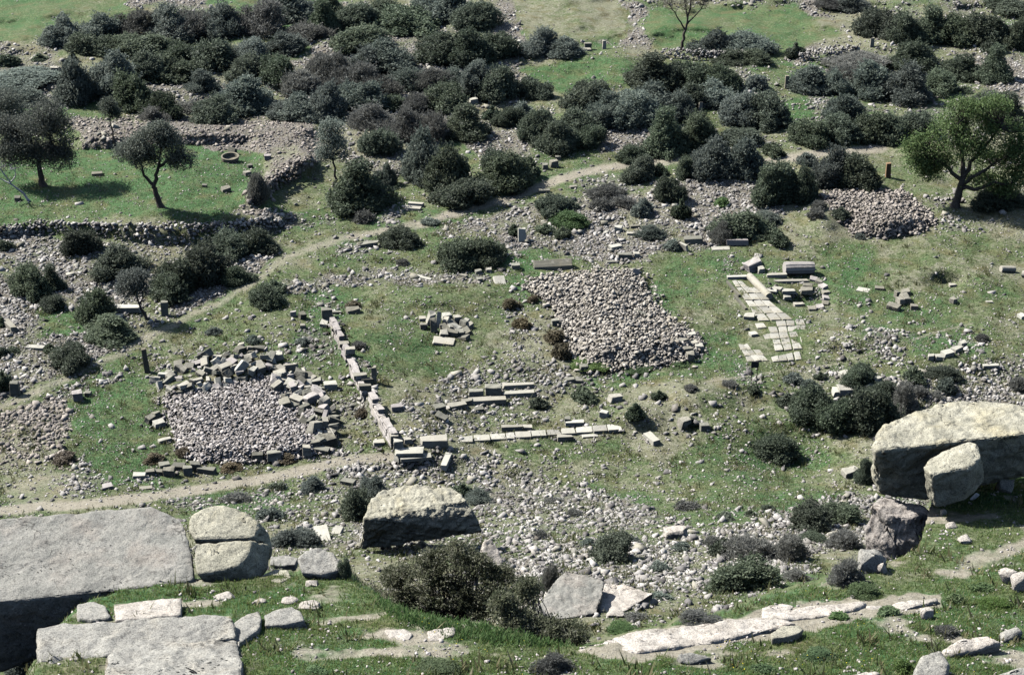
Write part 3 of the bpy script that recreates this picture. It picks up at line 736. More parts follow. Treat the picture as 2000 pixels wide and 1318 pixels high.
BUSHES = [  # u centre, v foot, width, height, kind
(125,97,66,58,'g'),(193,86,68,52,'g'),(255,78,75,50,'t'),(335,88,85,62,'g'),(378,75,80,55,'t'),(433,80,80,70,'g'),(505,72,75,62,'t'),(570,50,85,55,'g'),(600,85,75,40,'t'),(635,72,56,50,'d'),(640,30,50,35,'d'),
(180,112,60,45,'d'),(240,112,75,40,'d'),(285,118,90,42,'d'),(350,125,60,40,'d'),(420,140,80,65,'d'),(490,132,62,52,'g'),(478,160,60,45,'d'),(540,163,68,55,'d'),(555,112,70,45,'g'),(590,190,60,50,'t'),(640,160,70,60,'t'),
(150,207,75,85,'g'),(212,200,80,85,'g'),(258,222,68,70,'d'),(285,165,70,60,'d'),(330,166,85,52,'d'),(396,183,52,38,'g'),(45,172,100,30,'g'),(35,215,80,45,'g'),(320,233,58,50,'d'),(373,222,38,25,'t'),(420,246,72,55,'d'),
(480,224,90,60,'g'),(548,234,66,32,'g'),(600,238,70,48,'g'),(640,235,60,60,'g'),(78,122,24,15,'d'),(10,133,40,30,'d'),(142,122,16,20,'d'),(505,395,40,55,'t'),(305,240,45,30,'t'),
(697,55,62,45,'d'),(752,38,52,38,'d'),(800,78,100,62,'d'),(860,50,90,60,'g'),(930,62,72,55,'d'),(858,123,76,55,'d'),(915,127,75,65,'d'),(970,115,60,58,'d'),(705,105,85,50,'d'),(765,140,85,52,'g'),(715,150,70,45,'g'),
(690,185,75,55,'t'),(730,195,70,50,'t'),(800,178,70,45,'g'),(845,175,60,42,'t'),(700,217,75,55,'g'),(885,170,50,35,'g'),(930,192,65,62,'g'),(975,197,65,65,'d'),(1048,197,50,42,'d'),(1060,113,70,45,'g'),(1105,117,60,35,'g'),
(868,222,72,58,'d'),(812,225,45,38,'t'),(765,218,55,30,'d'),(725,255,70,45,'t'),(738,308,68,62,'d'),(800,275,65,55,'t'),(845,280,55,55,'t'),(907,276,85,52,'d'),(960,237,28,28,'d'),(990,252,48,45,'d'),(1017,233,35,35,'g'),  # third entry: dark bush added as stand-in for a patch of shadow
(1050,280,60,65,'d'),(1085,298,68,60,'d'),(1125,270,65,55,'d'),(1145,293,60,50,'d'),(1140,215,70,60,'d'),(1185,248,70,60,'g'),(1230,250,80,65,'g'),(1290,240,90,65,'g'),(1320,235,60,55,'g'),(1270,175,80,50,'d'),(1310,180,60,50,'d'),
(840,365,80,95,'g'),(880,382,75,95,'d'),(900,408,95,60,'d'),(972,345,55,62,'d'),(985,375,105,72,'d'),(1035,350,36,38,'d'),(698,418,110,75,'d'),(752,370,45,45,'g'),(710,437,38,25,'t'),(1238,320,50,35,'d'),(1298,310,80,70,'d'),
(1250,358,65,45,'d'),(1290,345,30,25,'d'),(1310,398,55,55,'d'),(1088,422,70,42,'d'),(1115,448,62,32,'b'),(1180,392,66,28,'t'),(1172,413,42,25,'t'),(1220,408,40,25,'t'),(1255,425,40,38,'g'),(1330,430,30,40,'d'),
(1400,112,75,42,'g'),(1455,112,85,45,'g'),(1430,130,60,30,'d'),(1475,128,50,28,'d'),(1360,175,70,60,'d'),(1405,185,60,55,'d'),(1555,115,28,30,'d'),(1350,215,60,50,'d'),(1400,215,70,50,'g'),(1475,178,38,35,'g'),(1450,245,75,65,'g'),
(1500,255,75,70,'d'),(1365,285,70,60,'d'),(1450,283,70,32,'d'),(1510,308,42,30,'d'),(1390,352,85,70,'g'),(1450,352,85,70,'g'),(1340,350,40,45,'d'),(1515,402,85,88,'d'),(1573,398,48,66,'d'),(1575,325,30,28,'g'),(1625,370,85,75,'g'),
(1675,375,75,70,'d'),(1580,288,72,50,'d'),(1640,240,70,50,'g'),(1640,282,70,55,'d'),(1700,282,70,65,'d'),(1740,285,60,60,'d'),(1580,185,70,45,'g'),(1620,190,60,50,'g'),(1660,175,70,45,'t'),(1700,195,80,60,'g'),(1670,140,100,30,'t'),
(1770,205,85,65,'g'),(1837,186,62,42,'d'),(1885,184,25,14,'d'),(1780,140,72,55,'d'),(1715,80,70,60,'d'),(1765,85,65,55,'d'),(1660,25,60,28,'g'),(1620,18,50,20,'t'),(1815,85,70,52,'d'),(1880,90,75,65,'d'),(1925,95,70,60,'d'),
(1940,108,40,40,'d'),(1985,100,50,55,'d'),(1970,30,80,35,'d'),(1875,160,58,48,'d'),(1940,165,55,55,'d'),(1790,270,60,60,'d'),(1930,215,65,35,'d'),(1965,250,70,50,'d'),(1595,428,30,20,'t'),(1410,405,32,18,'b'),(1950,412,90,45,'d'),
(1450,475,90,55,'d'),(1410,478,46,40,'t'),(1520,480,44,30,'d'),(1640,430,30,24,'d'),(1600,412,30,20,'t'),(1500,440,46,24,'g'),(1680,468,20,12,'g'),
(8,492,35,28,'d'),(160,497,56,48,'d'),(235,545,90,58,'d'),(62,583,72,65,'d'),(105,568,45,38,'d'),(103,605,45,30,'d'),(345,575,75,75,'d'),(395,560,85,75,'d'),(335,592,75,55,'d'),(450,503,70,45,'d'),(500,500,70,48,'d'),(461,556,55,34,'d'),
(190,630,76,65,'d'),(215,670,100,42,'d'),(138,722,72,48,'d'),(98,690,28,18,'d'),(8,765,30,42,'d'),(5,700,25,28,'d'),(28,690,20,14,'d'),(518,602,60,45,'d'),(535,575,40,26,'d'),(5,640,20,20,'d'),(495,672,26,18,'g'),
(785,488,66,42,'d'),(900,525,85,55,'d'),(945,520,70,50,'d'),(1005,460,25,20,'d'),(1065,456,30,18,'d'),(1098,466,30,22,'d'),(787,520,22,14,'t'),(1142,786,44,28,'d'),(1052,798,30,22,'d'),(1287,782,24,20,'d'),(1242,820,36,30,'d'),
(1270,468,50,22,'g'),(1312,490,32,20,'g'),(998,605,34,20,'r'),(1020,642,36,20,'r'),(1085,672,40,26,'r'),(1098,702,36,34,'r'),(1040,592,22,14,'r'),(690,605,30,16,'r'),(300,905,34,18,'r'),(130,905,44,20,'r'),(360,890,30,16,'r'),
(700,680,26,14,'t'),(560,905,36,16,'r'),(450,920,40,14,'r'),(705,815,26,16,'r'),(590,675,24,16,'g'),(420,655,26,14,'g'),(840,440,30,14,'g'),(1150,722,60,16,'b'),(1250,728,60,16,'b'),(1320,718,40,14,'b'),
(1550,752,36,24,'g'),(1580,762,28,22,'g'),(1602,742,22,16,'d'),(1590,820,80,60,'d'),(1640,845,90,75,'d'),(1700,850,90,85,'d'),(1680,755,70,40,'d'),(1715,790,55,42,'d'),(1785,750,40,32,'d'),(1845,745,55,28,'d'),(1847,767,36,26,'g'),
(1760,808,60,50,'t'),(1795,773,32,20,'t'),(1828,780,25,14,'t'),(1472,770,28,20,'d'),(1988,765,28,32,'t'),(1517,900,75,50,'d'),(1350,832,30,16,'d'),(1427,757,26,16,'t'),(1918,668,24,16,'t'),(1540,795,40,24,'d'),(1350,765,26,14,'t'),
(463,985,42,22,'t'),(528,1020,44,28,'g'),(610,965,45,30,'g'),(580,1077,75,45,'g'),(540,960,30,18,'d'),(705,1022,62,75,'d'),(728,975,60,45,'g'),(905,975,40,30,'d'),(935,988,50,26,'g'),(672,1130,26,45,'d'),
(1190,1108,92,65,'d'),(1075,1162,40,50,'t'),(1055,1055,30,18,'t'),(1150,1070,30,16,'g'),(1230,1065,34,18,'g'),(1120,1010,26,14,'t'),(1345,1000,40,18,'t'),(1085,1262,120,46,'q'),(1010,1240,90,70,'q'),(1030,1150,50,60,'q'),
(1580,1045,80,55,'d'),(1640,1030,80,50,'d'),(1470,1105,95,55,'t'),(1540,1105,75,50,'t'),(1445,1165,120,70,'d'),(1590,1065,50,22,'d'),(1650,1080,70,35,'t'),(1690,945,35,50,'d'),(1690,1170,50,28,'b'),(1650,1147,60,45,'t'),
(1735,1205,40,18,'b'),(1745,1085,36,30,'t'),(1765,1315,32,26,'b'),(1867,1180,35,20,'b'),(1950,1195,55,22,'b'),(1365,1225,60,25,'t'),(1418,1020,34,16,'d'),(1465,1010,22,14,'d'),(1410,1090,40,40,'d'),(1390,1068,34,20,'t'),
(1330,1080,30,22,'g'),(1290,1120,40,24,'g'),(1290,1175,36,18,'g'),(1240,1215,40,16,'t'),(860,1320,70,22,'b'),(1080,1320,70,34,'t'),(1555,1140,46,22,'t'),(1500,1000,26,14,'d'),(1080,985,28,12,'t'),(760,1060,50,40,'g'),(40,1322,56,50,'g'),(1215,1240,50,18,'b'),(470,1300,26,14,'b'),(620,1320,40,18,'b'),(1600,1290,50,20,'b'),(1490,1318,40,18,'b'),(1850,1245,40,20,'t'),(1920,1160,40,18,'b'),(1640,1212,36,16,'b'),
]
BUSHES = [b for b in BUSHES if b[4] != 'q']

def place_label(u, v, noun, used={}):
    ds = sorted(((((u - a) ** 2 + ((v - b) * 1.8) ** 2) ** .5), i) for i, (a, b, _) in enumerate(MARKS))
    A = ds[0][1]
    # second landmark lying on the far side from the first
    best = None
    for dd, i in ds[1:14]:
        ax, ay = u - MARKS[A][0], (v - MARKS[A][1]) * 1.8
        bx, by = MARKS[i][0] - MARKS[A][0], (MARKS[i][1] - MARKS[A][1]) * 1.8
        c = (ax * bx + ay * by) / (math.hypot(ax, ay) * math.hypot(bx, by) + 1e-9)
        sc = c - .0006 * dd
        if best is None or sc > best[0]: best = (sc, i)
    return A, best[1], ds[0][0]
ORD = ["first", "second", "third", "fourth", "fifth", "sixth", "seventh", "eighth", "ninth", "tenth", "eleventh", "twelfth"]
def make_labels(items):
    """items: (u, v, descriptor) -> one label each, telling which landmark it stands by"""
    keys = {}
    for i, (u, v, desc) in enumerate(items):
        A, B, d = place_label(u, v, desc)
        keys.setdefault((desc, A, B), []).append((d, i))
    out = [None] * len(items)
    for (desc, A, B), lst in keys.items():
        lst.sort()
        for k, (d, i) in enumerate(lst):
            if len(lst) == 1: out[i] = f"{desc} by the {MARKS[A][2]}, towards the {MARKS[B][2]}"
            else: out[i] = f"{desc}, {ORD[k]} out from the {MARKS[A][2]} towards the {MARKS[B][2]}"
    for i, t in enumerate(out):
        for cut in (" out from the ", "towards the ", "by the "):
            if len(t.replace("-", " ").split()) > 16: t = t.replace(cut, cut.replace("out ", "").replace("the ", ""))
        out[i] = t
    return out

def size_word(w, h, v):
    s = math.sqrt(w * h)
    return "small" if s < 32 else "broad" if w > h * 1.55 and s > 40 else "tall" if h >= w * 1.0 and s > 40 else "large" if s > 66 else "rounded"
descs = [f"{size_word(w, h, v)} {KIND[k]} {'herb clump' if k == 'r' else 'bush'}" for (u, v, w, h, k) in BUSHES]
labels = make_labels([(b[0], b[1] - b[3] * .4, d) for b, d in zip(BUSHES, descs)])
br = random.Random(5)
for (u, v, w, h, k), lab in zip(BUSHES, labels):
    big = max(w, h) > 44
    mes = BUSH[k][0 if big else 1]
    o = link("herb_clump" if k == 'r' else "bush", br.choice(mes))
    vc = v - .15 * w
    mpp = depth(u, vc) / F
    o.location = ground(u, vc)
    W = w * mpp * (1.3 + .14 * float(sstep(330, 230, np.float64(v)))); H = max((h - .14 * w) * mpp / .88, .42 * h * mpp)
    if v > np.interp(u, BU, BV): H *= 1.05
    o.location.z -= .06 * H
    o.scale = (W, W * br.uniform(.8, 1.0), H * 1.36)
    o.rotation_euler = (br.uniform(-.06, .06), br.uniform(-.06, .06), br.uniform(0, 6.28))
    tag(o, lab, "plant" if k == 'r' else "bush", "bushes scattered over the hillside")

# ------------------------------------------------------------------ trees
def tube_arrays(path, radii, sides=7):
    path = np.array(path, float); n = len(path)
    V = []; prev = None
    for i in range(n):
        d = path[min(i + 1, n - 1)] - path[max(i - 1, 0)]; d /= (np.linalg.norm(d) + 1e-9)
        a = np.cross(d, [0.3, 1, 0.1]) if prev is None else prev - d * np.dot(prev, d)
        a /= (np.linalg.norm(a) + 1e-9); prev = a; b = np.cross(d, a)
        th = np.arange(sides) / sides * 2 * math.pi
        V.append(path[i] + radii[i] * (np.cos(th)[:, None] * a + np.sin(th)[:, None] * b))
    V = np.concatenate(V); Fs = []
    for i in range(n - 1):
        for k in range(sides):
            Fs.append((i * sides + k, i * sides + (k + 1) % sides, (i + 1) * sides + (k + 1) % sides, (i + 1) * sides + k))
    return V, np.array(Fs)

def join_tubes(tubes):
    vs, fs, off = [], [], 0
    for V, Fq in tubes: vs.append(V); fs.append(Fq + off); off += len(V)
    return np.concatenate(vs), np.concatenate(fs)

def wiggle(a, b, n, amp, r, sag=0):
    a, b = np.array(a, float), np.array(b, float); L = np.linalg.norm(b - a)
    out = [a + (b - a) * t + r.normal(size=3) * amp * L * math.sin(math.pi * min(t, .95)) + np.array([0, 0, sag * L * math.sin(math.pi * t)]) for t in np.linspace(0, 1, n)]
    out[0] = a; return out

def tree(name, label, u, v, stems, crowns, leaf, r0, seed, n_leaf, lsz, bark="bark", cat="tree", twig_n=26, inner=.75, twiglen=.5):
    """stems: polylines of (du, dv, depth m) in map points from the foot; crowns: (du, dv, ru, rv) ellipsoids"""
    r = np.random.default_rng(seed)
    n_leaf = int(n_leaf * 2.2); lsz *= 1.25
    base = ground(u, v); m = depth(u, v) / F
    root = empty(name, base)
    tag(root, label, cat)
    X = lambda du, dv, dy=0.: np.array([du * m, dy, -dv * m / .92])
    tubes = []; ends = []
    for st in stems:
        pts = [X(*q) for q in st]
        path = []
        for a, b in zip(pts[:-1], pts[1:]): path += wiggle(a, b, 5, .05, r)[:-1]
        path.append(pts[-1])
        k = len(path); st_r = r0 * (1.0 if st[0][1] == 0 else .55)
        rad = np.linspace(st_r, st_r * .28, k)
        if st[0][1] == 0: rad[0] *= 1.5; path[0] = path[0] - np.array([0, 0, .15])
        tubes.append(tube_arrays(path, rad)); ends.append(path)
    lumps = []
    for (du, dv, ru, rv) in crowns:
        c = X(du, dv, r.normal() * .3 * ru * m); lumps.append((c, np.array([ru * m, ru * m * .9, rv * m / .92])))
    allp = np.concatenate([np.array(e)[len(e) // 2:] for e in ends])
    tips = []
    for c, s in lumps:
        for _ in range(twig_n):
            d = r.normal(size=3); d /= np.linalg.norm(d)
            if d[2] < -.5: d[2] *= -.5
            q = c + d * s * (.45 + .5 * r.random())
            a = allp[np.argmin(((allp - q) ** 2).sum(1) + r.random(len(allp)) * .4)]
            pth = wiggle(a, q, 6, .08, r, .05)
            L = np.linalg.norm(q - a)
            tubes.append(tube_arrays(pth, np.linspace(min(r0 * .30, .02 + L * .02), .008, 6), 5)); tips.append(q)
            if leaf is None or twiglen > .6:
                for _k in range(4):
                    b0 = np.array(pth[r.integers(2, 6)]); e = b0 + (d * .5 + r.normal(size=3) * .6 + np.array([0, 0, .5])) * twiglen * .7
                    tubes.append(tube_arrays(wiggle(b0, e, 4, .1, r), np.linspace(.014, .005, 4), 4))
    V, Fq = join_tubes(tubes)
    link("trunk", new_mesh("trunk", V, Fq, 4, smooth=True), MT[bark], root)
    if leaf:
        tips = np.array(tips)
        k = r.integers(0, len(tips), n_leaf)
        sig = np.mean([s.mean() for _, s in lumps]) * .26
        p = tips[k] + r.normal(size=(n_leaf, 3)) * sig * np.array([1, 1, .75])
        p2, d2, k2 = shell_points(lumps, int(n_leaf * .5), r, .5, low=-9)
        gap = fbm(p2[:, 0] / (sig * 1.2) + 9, p2[:, 2] / (sig * 1.2) + p2[:, 1] / sig, seed, 2) > .47
        p = np.concatenate([p, p2[gap]])
        dd = r.normal(size=p.shape) + np.array([0, 0, .2])
        tb = r.random(len(tips)); tn = np.concatenate([.35 * tb[k] + .65 * r.random(n_leaf), r.random(gap.sum())])
        ln = lsz * (.8 + 1.0 * r.random(len(p))); wd = lsz * (.45 + .4 * r.random(len(p)))
        V, Fq = leaf_quads(p, dd, ln, wd, r)
        link("crown", new_mesh("crown", V, Fq, 4, np.repeat(tn, 4)), MT[leaf], root)
    return root

tree("olive_tree", "forked olive tree leaning over its own shadow in the green orchard", 315, 405, [[(0, 0, 0), (-8, -25, 0), (-10, -45, 0), (2, -80, 0), (8, -110, .2)], [(-10, -42, 0), (-28, -62, -.1), (-30, -85, -.3), (-42, -115, -.2)], [(2, -78, 0), (30, -95, .3), (48, -95, .2)]],
     [(-8, -130, 34, 26), (18, -120, 34, 30), (-40, -112, 30, 26), (45, -92, 26, 22), (-22, -95, 26, 20), (12, -148, 24, 18), (-62, -100, 20, 20)], "o", .26, 1, 7500, .10)
tree("olive_tree", "dark double-crowned olive shading the grass beyond the bleached dead tree", 85, 363, [[(0, 0, 0), (-4, -30, 0), (-6, -60, .1), (-20, -95, .2)], [(-4, -45, 0), (22, -80, -.2), (30, -110, 0)]],
     [(-35, -85, 42, 34), (-5, -110, 44, 34), (28, -95, 38, 34), (-60, -55, 28, 30), (38, -55, 26, 30), (0, -60, 40, 26), (-65, -110, 32, 28), (20, -135, 34, 24)], "o", .28, 2, 11000, .10)
tree("olive_tree", "shaggy olive tree at the photo edge behind the orchard, half hidden", 15, 290, [[(0, 0, 0), (-2, -30, 0), (-6, -60, 0)]], [(-15, -60, 40, 34), (20, -50, 34, 30), (0, -90, 34, 24)], "o", .22, 12, 6000, .10)
tree("slender_tree", "slender olive-coloured tree with a thin straight trunk beyond the dark bush", 655, 374, [[(0, 0, 0), (0, -30, 0), (-2, -60, 0), (-2, -100, 0)]], [(-6, -95, 30, 24), (8, -75, 26, 24), (-2, -118, 26, 20), (-18, -70, 18, 18)], "g", .13, 3, 2600, .10, inner=.5)
tree("young_tree", "thin young tree with a small dark crown standing on the brown bank", 224, 283, [[(0, 0, 0), (-2, -30, 0), (-6, -60, 0)]], [(-6, -72, 18, 20), (4, -58, 14, 14)], "o", .10, 4, 1100, .10)
tree("bare_tree", "leafless tree with thin spreading branches on the wall of the green field", 1331, 98, [[(0, 0, 0), (3, -28, 0), (8, -45, 0), (14, -75, 0), (18, -105, .2)], [(5, -38, 0), (-12, -62, .1), (-28, -92, 0)], [(9, -48, 0), (30, -70, 0), (44, -98, 0)], [(10, -58, 0), (2, -90, 0)]],
     [(-20, -85, 26, 24), (10, -95, 26, 26), (36, -82, 22, 24), (0, -70, 20, 16)], None, .17, 5, 0, .1, twig_n=20, twiglen=.9)
tree("broad_tree", "big fresh green spreading tree beside the rubble heap and the ochre standing stone", 1866, 405, [[(0, 0, 0), (4, -28, 0), (10, -55, 0), (5, -90, .2), (-10, -130, 0)], [(8, -45, 0), (40, -70, -.3), (85, -95, 0)], [(9, -50, 0), (-30, -80, .3), (-65, -110, 0)], [(8, -60, 0), (45, -115, .2), (70, -150, 0)], [(6, -36, 0), (55, -48, -.6), (105, -46, -.3)]],
     [(-60, -110, 40, 26), (-25, -150, 42, 26), (28, -160, 44, 24), (75, -140, 44, 26), (112, -105, 36, 28), (-78, -80, 24, 18), (20, -112, 40, 20), (66, -84, 38, 20), (-30, -84, 34, 18), (112, -60, 34, 20), (-5, -190, 34, 18), (95, -34, 36, 16), (-55, -60, 30, 14), (135, -80, 30, 24), (55, -190, 34, 18), (45, -52, 34, 14), (-85, -115, 26, 22), (0, -130, 40, 26), (50, -135, 44, 26), (130, -120, 26, 24)], "b", .36, 6, 13500, .11, twig_n=20)
tree("silver_olive", "small silver olive with a bent trunk growing beside the track", 288, 624, [[(0, 0, 0), (-8, -18, 0), (-14, -34, 0), (-18, -60, 0)], [(-12, -30, 0), (2, -50, 0)]], [(-26, -72, 26, 24), (-14, -82, 24, 20), (-36, -62, 20, 20), (-10, -62, 18, 18)], "s", .13, 7, 3800, .075)
tree("dead_tree", "bleached dead tree leaning with bare crooked branches beside the orchard wall", 58, 392, [[(0, 0, 0), (-15, -18, 0), (-34, -34, 0), (-44, -52, .1)], [(-34, -34, 0), (-22, -48, 0), (-20, -66, 0)], [(-30, -30, 0), (-58, -44, 0), (-70, -62, 0)], [(-40, -46, 0), (-56, -72, 0)]],
     [(-40, -58, 16, 12)], None, .11, 8, 0, .1, bark="deadwood", twig_n=5)

# big scruffy shrub growing on the brow, with its stems showing
def shrub(name, label, u, v, lumps_px, n, lsz, seed, mat):
    r = np.random.default_rng(seed)
    base = ground(u, v); m = depth(u, v) / F
    root = empty(name, base); tag(root, label, "bush")
    lumps = [(np.array([du * m, dy, -dv * m / .98]), np.array([ru * m, ru * m * .85, rv * m / .95])) for du, dv, ru, rv, dy in lumps_px]
    stems = []; cl = []
    for c, s in lumps:
        for _ in range(26):
            d = r.normal(size=3); d /= np.linalg.norm(d); d[2] = abs(d[2]) * .8 + .1 * d[2]
            q = c + d * s * (.55 + .5 * r.random())
            a = np.array([c[0] * .35 + r.normal() * .25, c[1] * .5 + r.normal() * .15, -.05 + .1 * c[2]])
            stems.append(tube_arrays(wiggle(a, q, 6, .05, r, .04), np.linspace(.016, .005, 6), 4)); cl.append(q)
    V, Fq = join_tubes(stems); link("stem", new_mesh("stem", V, Fq, 4), MT["twig"], root)
    cl = np.array(cl); k = r.integers(0, len(cl), n)
    p = cl[k] + r.normal(size=(n, 3)) * .085
    p2, d2, k2 = shell_points(lumps, n, r, .55, low=-.1)
    p2 = p2[fbm(p2[:, 0] / .16 + 7, p2[:, 2] / .16 + p2[:, 1] / .2, seed, 2) > .53]
    p = np.concatenate([p, p2])
    cb = r.random(len(cl)); tn = np.concatenate([.45 * cb[k] + .55 * r.random(n), r.random(len(p2))])
    dd = np.concatenate([p[:n] - cl[k], np.zeros((len(p2), 3))]) * 4 + r.normal(size=p.shape) * .5 + np.array([0, 0, .35])
    V, Fq = leaf_quads(p, dd, lsz * (.7 + .9 * r.random(len(p))), lsz * (.28 + .3 * r.random(len(p))), r)
    link("foliage", new_mesh("foliage", V, Fq, 4, np.repeat(tn, 4)), MT[mat], root)
shrub("scrub_oak", "big scruffy olive-brown shrub on the brow in front of the dark-faced boulder", 885, 1212, [(-125, -52, 56, 36, .2), (-60, -84, 56, 42, .3), (0, -108, 52, 46, .4), (-20, -58, 66, 40, -.1), (55, -68, 52, 46, .1), (100, -42, 44, 38, .2), (-160, -35, 34, 26, 0.), (35, -28, 56, 30, -.4), (-75, -30, 56, 30, -.3), (5, -128, 34, 26, .5), (44, -112, 34, 26, .4), (-40, -118, 30, 22, .4), (90, -85, 34, 26, .3), (-105, -88, 34, 24, .3)], 27000, .085, 21, "q")
shrub("scrub_oak", "low sprawling olive-brown shrub trailing from the big one to the pale ledge", 1060, 1248, [(-45, -26, 36, 28, .1), (5, -16, 38, 22, 0.), (52, -8, 34, 20, 0.), (-75, -56, 26, 28, .3), (-28, -66, 22, 24, .8)], 15000, .07, 22, "q")

# ------------------------------------------------------------------ grass, herbs, flowers
def tufts(name, u, v, blades, h0, h1, wd, mat, label, seed, spread=.05):
    r = np.random.default_rng(seed)
    p = np.repeat(pos_of(u, v), blades, 0); n = len(p)
    p[:, :2] += r.normal(size=(n, 2)) * spread
    h = h0 + (h1 - h0) * r.random(n) ** 1.6
    a = r.random(n) * 2 * math.pi; lean = .2 + .8 * r.random(n)
    tip = p + np.stack([np.cos(a) * lean * h, np.sin(a) * lean * h, h], -1)
    s = np.stack([-np.sin(a), np.cos(a), a * 0], -1) * wd * (.6 + .8 * r.random((n, 1)))
    p[:, 2] -= .01
    V = np.stack([p - s, p + s, tip], 1).reshape(-1, 3)
    tn = np.clip(np.repeat(r.random(n // blades), blades) * .6 + .4 * r.random(n), 0, 1)
    return tag(link(name, new_mesh(name, V, np.arange(n * 3).reshape(n, 3), 3, np.repeat(tn, 3)), MT[mat]), label, "grass", kind="stuff")
u, v = scatter(125000, -60, 2060, 850, 1330, rng)
k = (v > np.interp(u, BU, BV) + 2) & (rng.random(len(u)) < .2 + .9 * lookup(L, u, v)) & (lookup(D, u, v) < .45)
tufts("grass", u[k], v[k], 4, .025, .10, .010, "grass", "short spring grass covering the near hillside", 31, .05)
u, v = scatter(190000, -60, 2060, 80, 1210, rng)
k = (v < np.interp(u, BU, BV) - 4) & (rng.random(len(u)) < (.15 + .85 * lookup(L, u, v)) * (1 - .8 * lookup(R, u, v))) & (lookup(D, u, v) < .5)
tufts("meadow_grass", u[k], v[k], 4, .04, .19, .026, "grass", "rough grass and herbs covering the ruins and fields", 32, .12)
u, v = scatter(26000, -60, 2060, 420, 1330, rng)
k = (rng.random(len(u)) < sstep(.5, .72, fbm(u / 30, v / 15, 95, 3))) & (lookup(D, u, v) < .4) & (lookup(PAVE, u, v) < .1) & ~((v > np.interp(u, BU, BV) - 4) & (rng.random(len(u)) < .82))
tufts("weeds", u[k], v[k], 9, .08, .34, .028, "weed", "taller weeds and dry stalks standing in clumps among the stones", 36, .12)
u, v = scatter(3600, 690, 1130, 1150, 1275, rng)
k = (poly_mask(u, v, [(715, 1165), (780, 1170), (900, 1215), (1010, 1232), (1120, 1262), (1000, 1262), (880, 1245), (780, 1212)], 10) > rng.random(len(u))) & (v > np.interp(u, BU, BV) + 1)
tufts("lush_grass", u[k], v[k], 7, .05, .18, .02, "herb", "bright lush grass and herbs at the foot of the big scruffy shrub", 37, .09)
def specks(name, n, box, cond, s0, s1, mat, label, cat, seed, up=.03):
    r = np.random.default_rng(seed)
    u, v = scatter(n, *box, r); k = cond(u, v, r); u, v = u[k], v[k]
    p = pos_of(u, v); p[:, 2] += up
    return tag(link(name, stones_mesh(name, p, s0 + (s1 - s0) * r.random(len(u)) ** 2, r.random(len(u)), r), MT[mat]), label, cat, kind="stuff")
specks("pebbles", 100000, (-60, 2060, 100, 1200), lambda u, v, r: (v < np.interp(u, BU, BV) - 4) & (r.random(len(u)) < .08 + .55 * sstep(.45, .7, fbm(u / 60, v / 30, 83, 3))) & (lookup(R, u, v) < .5) & (lookup(PAVE, u, v) < .2), .06, .20, "rubble_pale", "pale pebbles speckling the grass of the ruins", "pebbles", 33, .015)
specks("pebbles", 12000, (-60, 2060, 850, 1330), lambda u, v, r: (v > np.interp(u, BU, BV) + 3) & (r.random(len(u)) < .15 + .8 * sstep(.45, .7, fbm(u / 80, v / 40, 85, 3))), .03, .12, "rubble_pale", "pale pebbles lying in the grass of the near hillside", "pebbles", 34, .01)
specks("yellow_flowers", 2600, (700, 2060, 930, 1330), lambda u, v, r: (v > np.interp(u, BU, BV) + 3) & (r.random(len(u)) < sstep(.5, .75, fbm(u / 70, v / 30, 87, 3)) * lookup(L, u, v)), .018, .03, "flower", "tiny yellow flowers in the fresh grass by the scruffy shrub", "flowers", 35, .09)
# ------------------------------------------------------------------ worked stone
def box_mesh(L, W, H, seed, jit=.05, bev=.03, taper=0., rough=0.):
    """squared block with its foot at z=0, chipped corners and worn edges"""
    r = random.Random(seed)
    bm = bmesh.new(); bmesh.ops.create_cube(bm, size=1)
    m = min(L, W, H)
    for v in bm.verts:
        k = 1 - taper if v.co.z > 0 else 1
        v.co.x = v.co.x * L * k + r.uniform(-1, 1) * jit * m
        v.co.y = v.co.y * W * k + r.uniform(-1, 1) * jit * m
        v.co.z = (v.co.z + .5) * H + r.uniform(-1, 1) * jit * m
    for _k in range(r.choice([0, 1, 1, 2])):  # broken corners
        vs = [v for v in bm.verts if v.co.z > H * .5]; c = r.choice(vs)
        c.co.z -= H * .25 * r.random(); c.co.x *= .9
    bmesh.ops.bevel(bm, geom=bm.edges[:], offset=bev * m * 1.6, segments=1, affect='EDGES', profile=.6)
    bmesh.ops.triangulate(bm, faces=[f for f in bm.faces if len(f.verts) > 4])
    cuts = [e for e in bm.edges if e.calc_length() > .35 * max(L, W, H) and e.calc_length() > .25]
    if cuts: bmesh.ops.subdivide_edges(bm, edges=cuts, cuts=3, use_grid_fill=True)
    off = Vector((seed * 1.7, seed * .3, 0))
    bm.normal_update()
    for v in bm.verts:
        v.co += v.normal * (mnoise.fractal(v.co * 2.2 + off, .9, 2, 4) * .06 * min(1., m * 1.4))
    me = bpy.data.meshes.new("block"); bm.to_mesh(me); bm.free()
    return me

BLK = []      # (object, u, v, descriptor) labelled together at the end
_bs = [0]
def block(u, v, L, W, H, yaw=0, rx=0, ry=0, mat="block", desc="squared stone block", name="stone_block", cat="stone block", sink=.04, dz=0., jit=.11, taper=0., label=None, group=None):
    _bs[0] += 1
    o = link(name, box_mesh(L, W, H, _bs[0], jit, taper=taper), MT[mat])
    p = ground(u, v)
    o.location = (p.x, p.y, p.z - sink + dz)
    o.rotation_euler = (math.radians(rx), math.radians(ry), math.radians(yaw))
    if label: tag(o, label, cat, group)
    else: BLK.append((o, u, v, desc, cat))
    return o

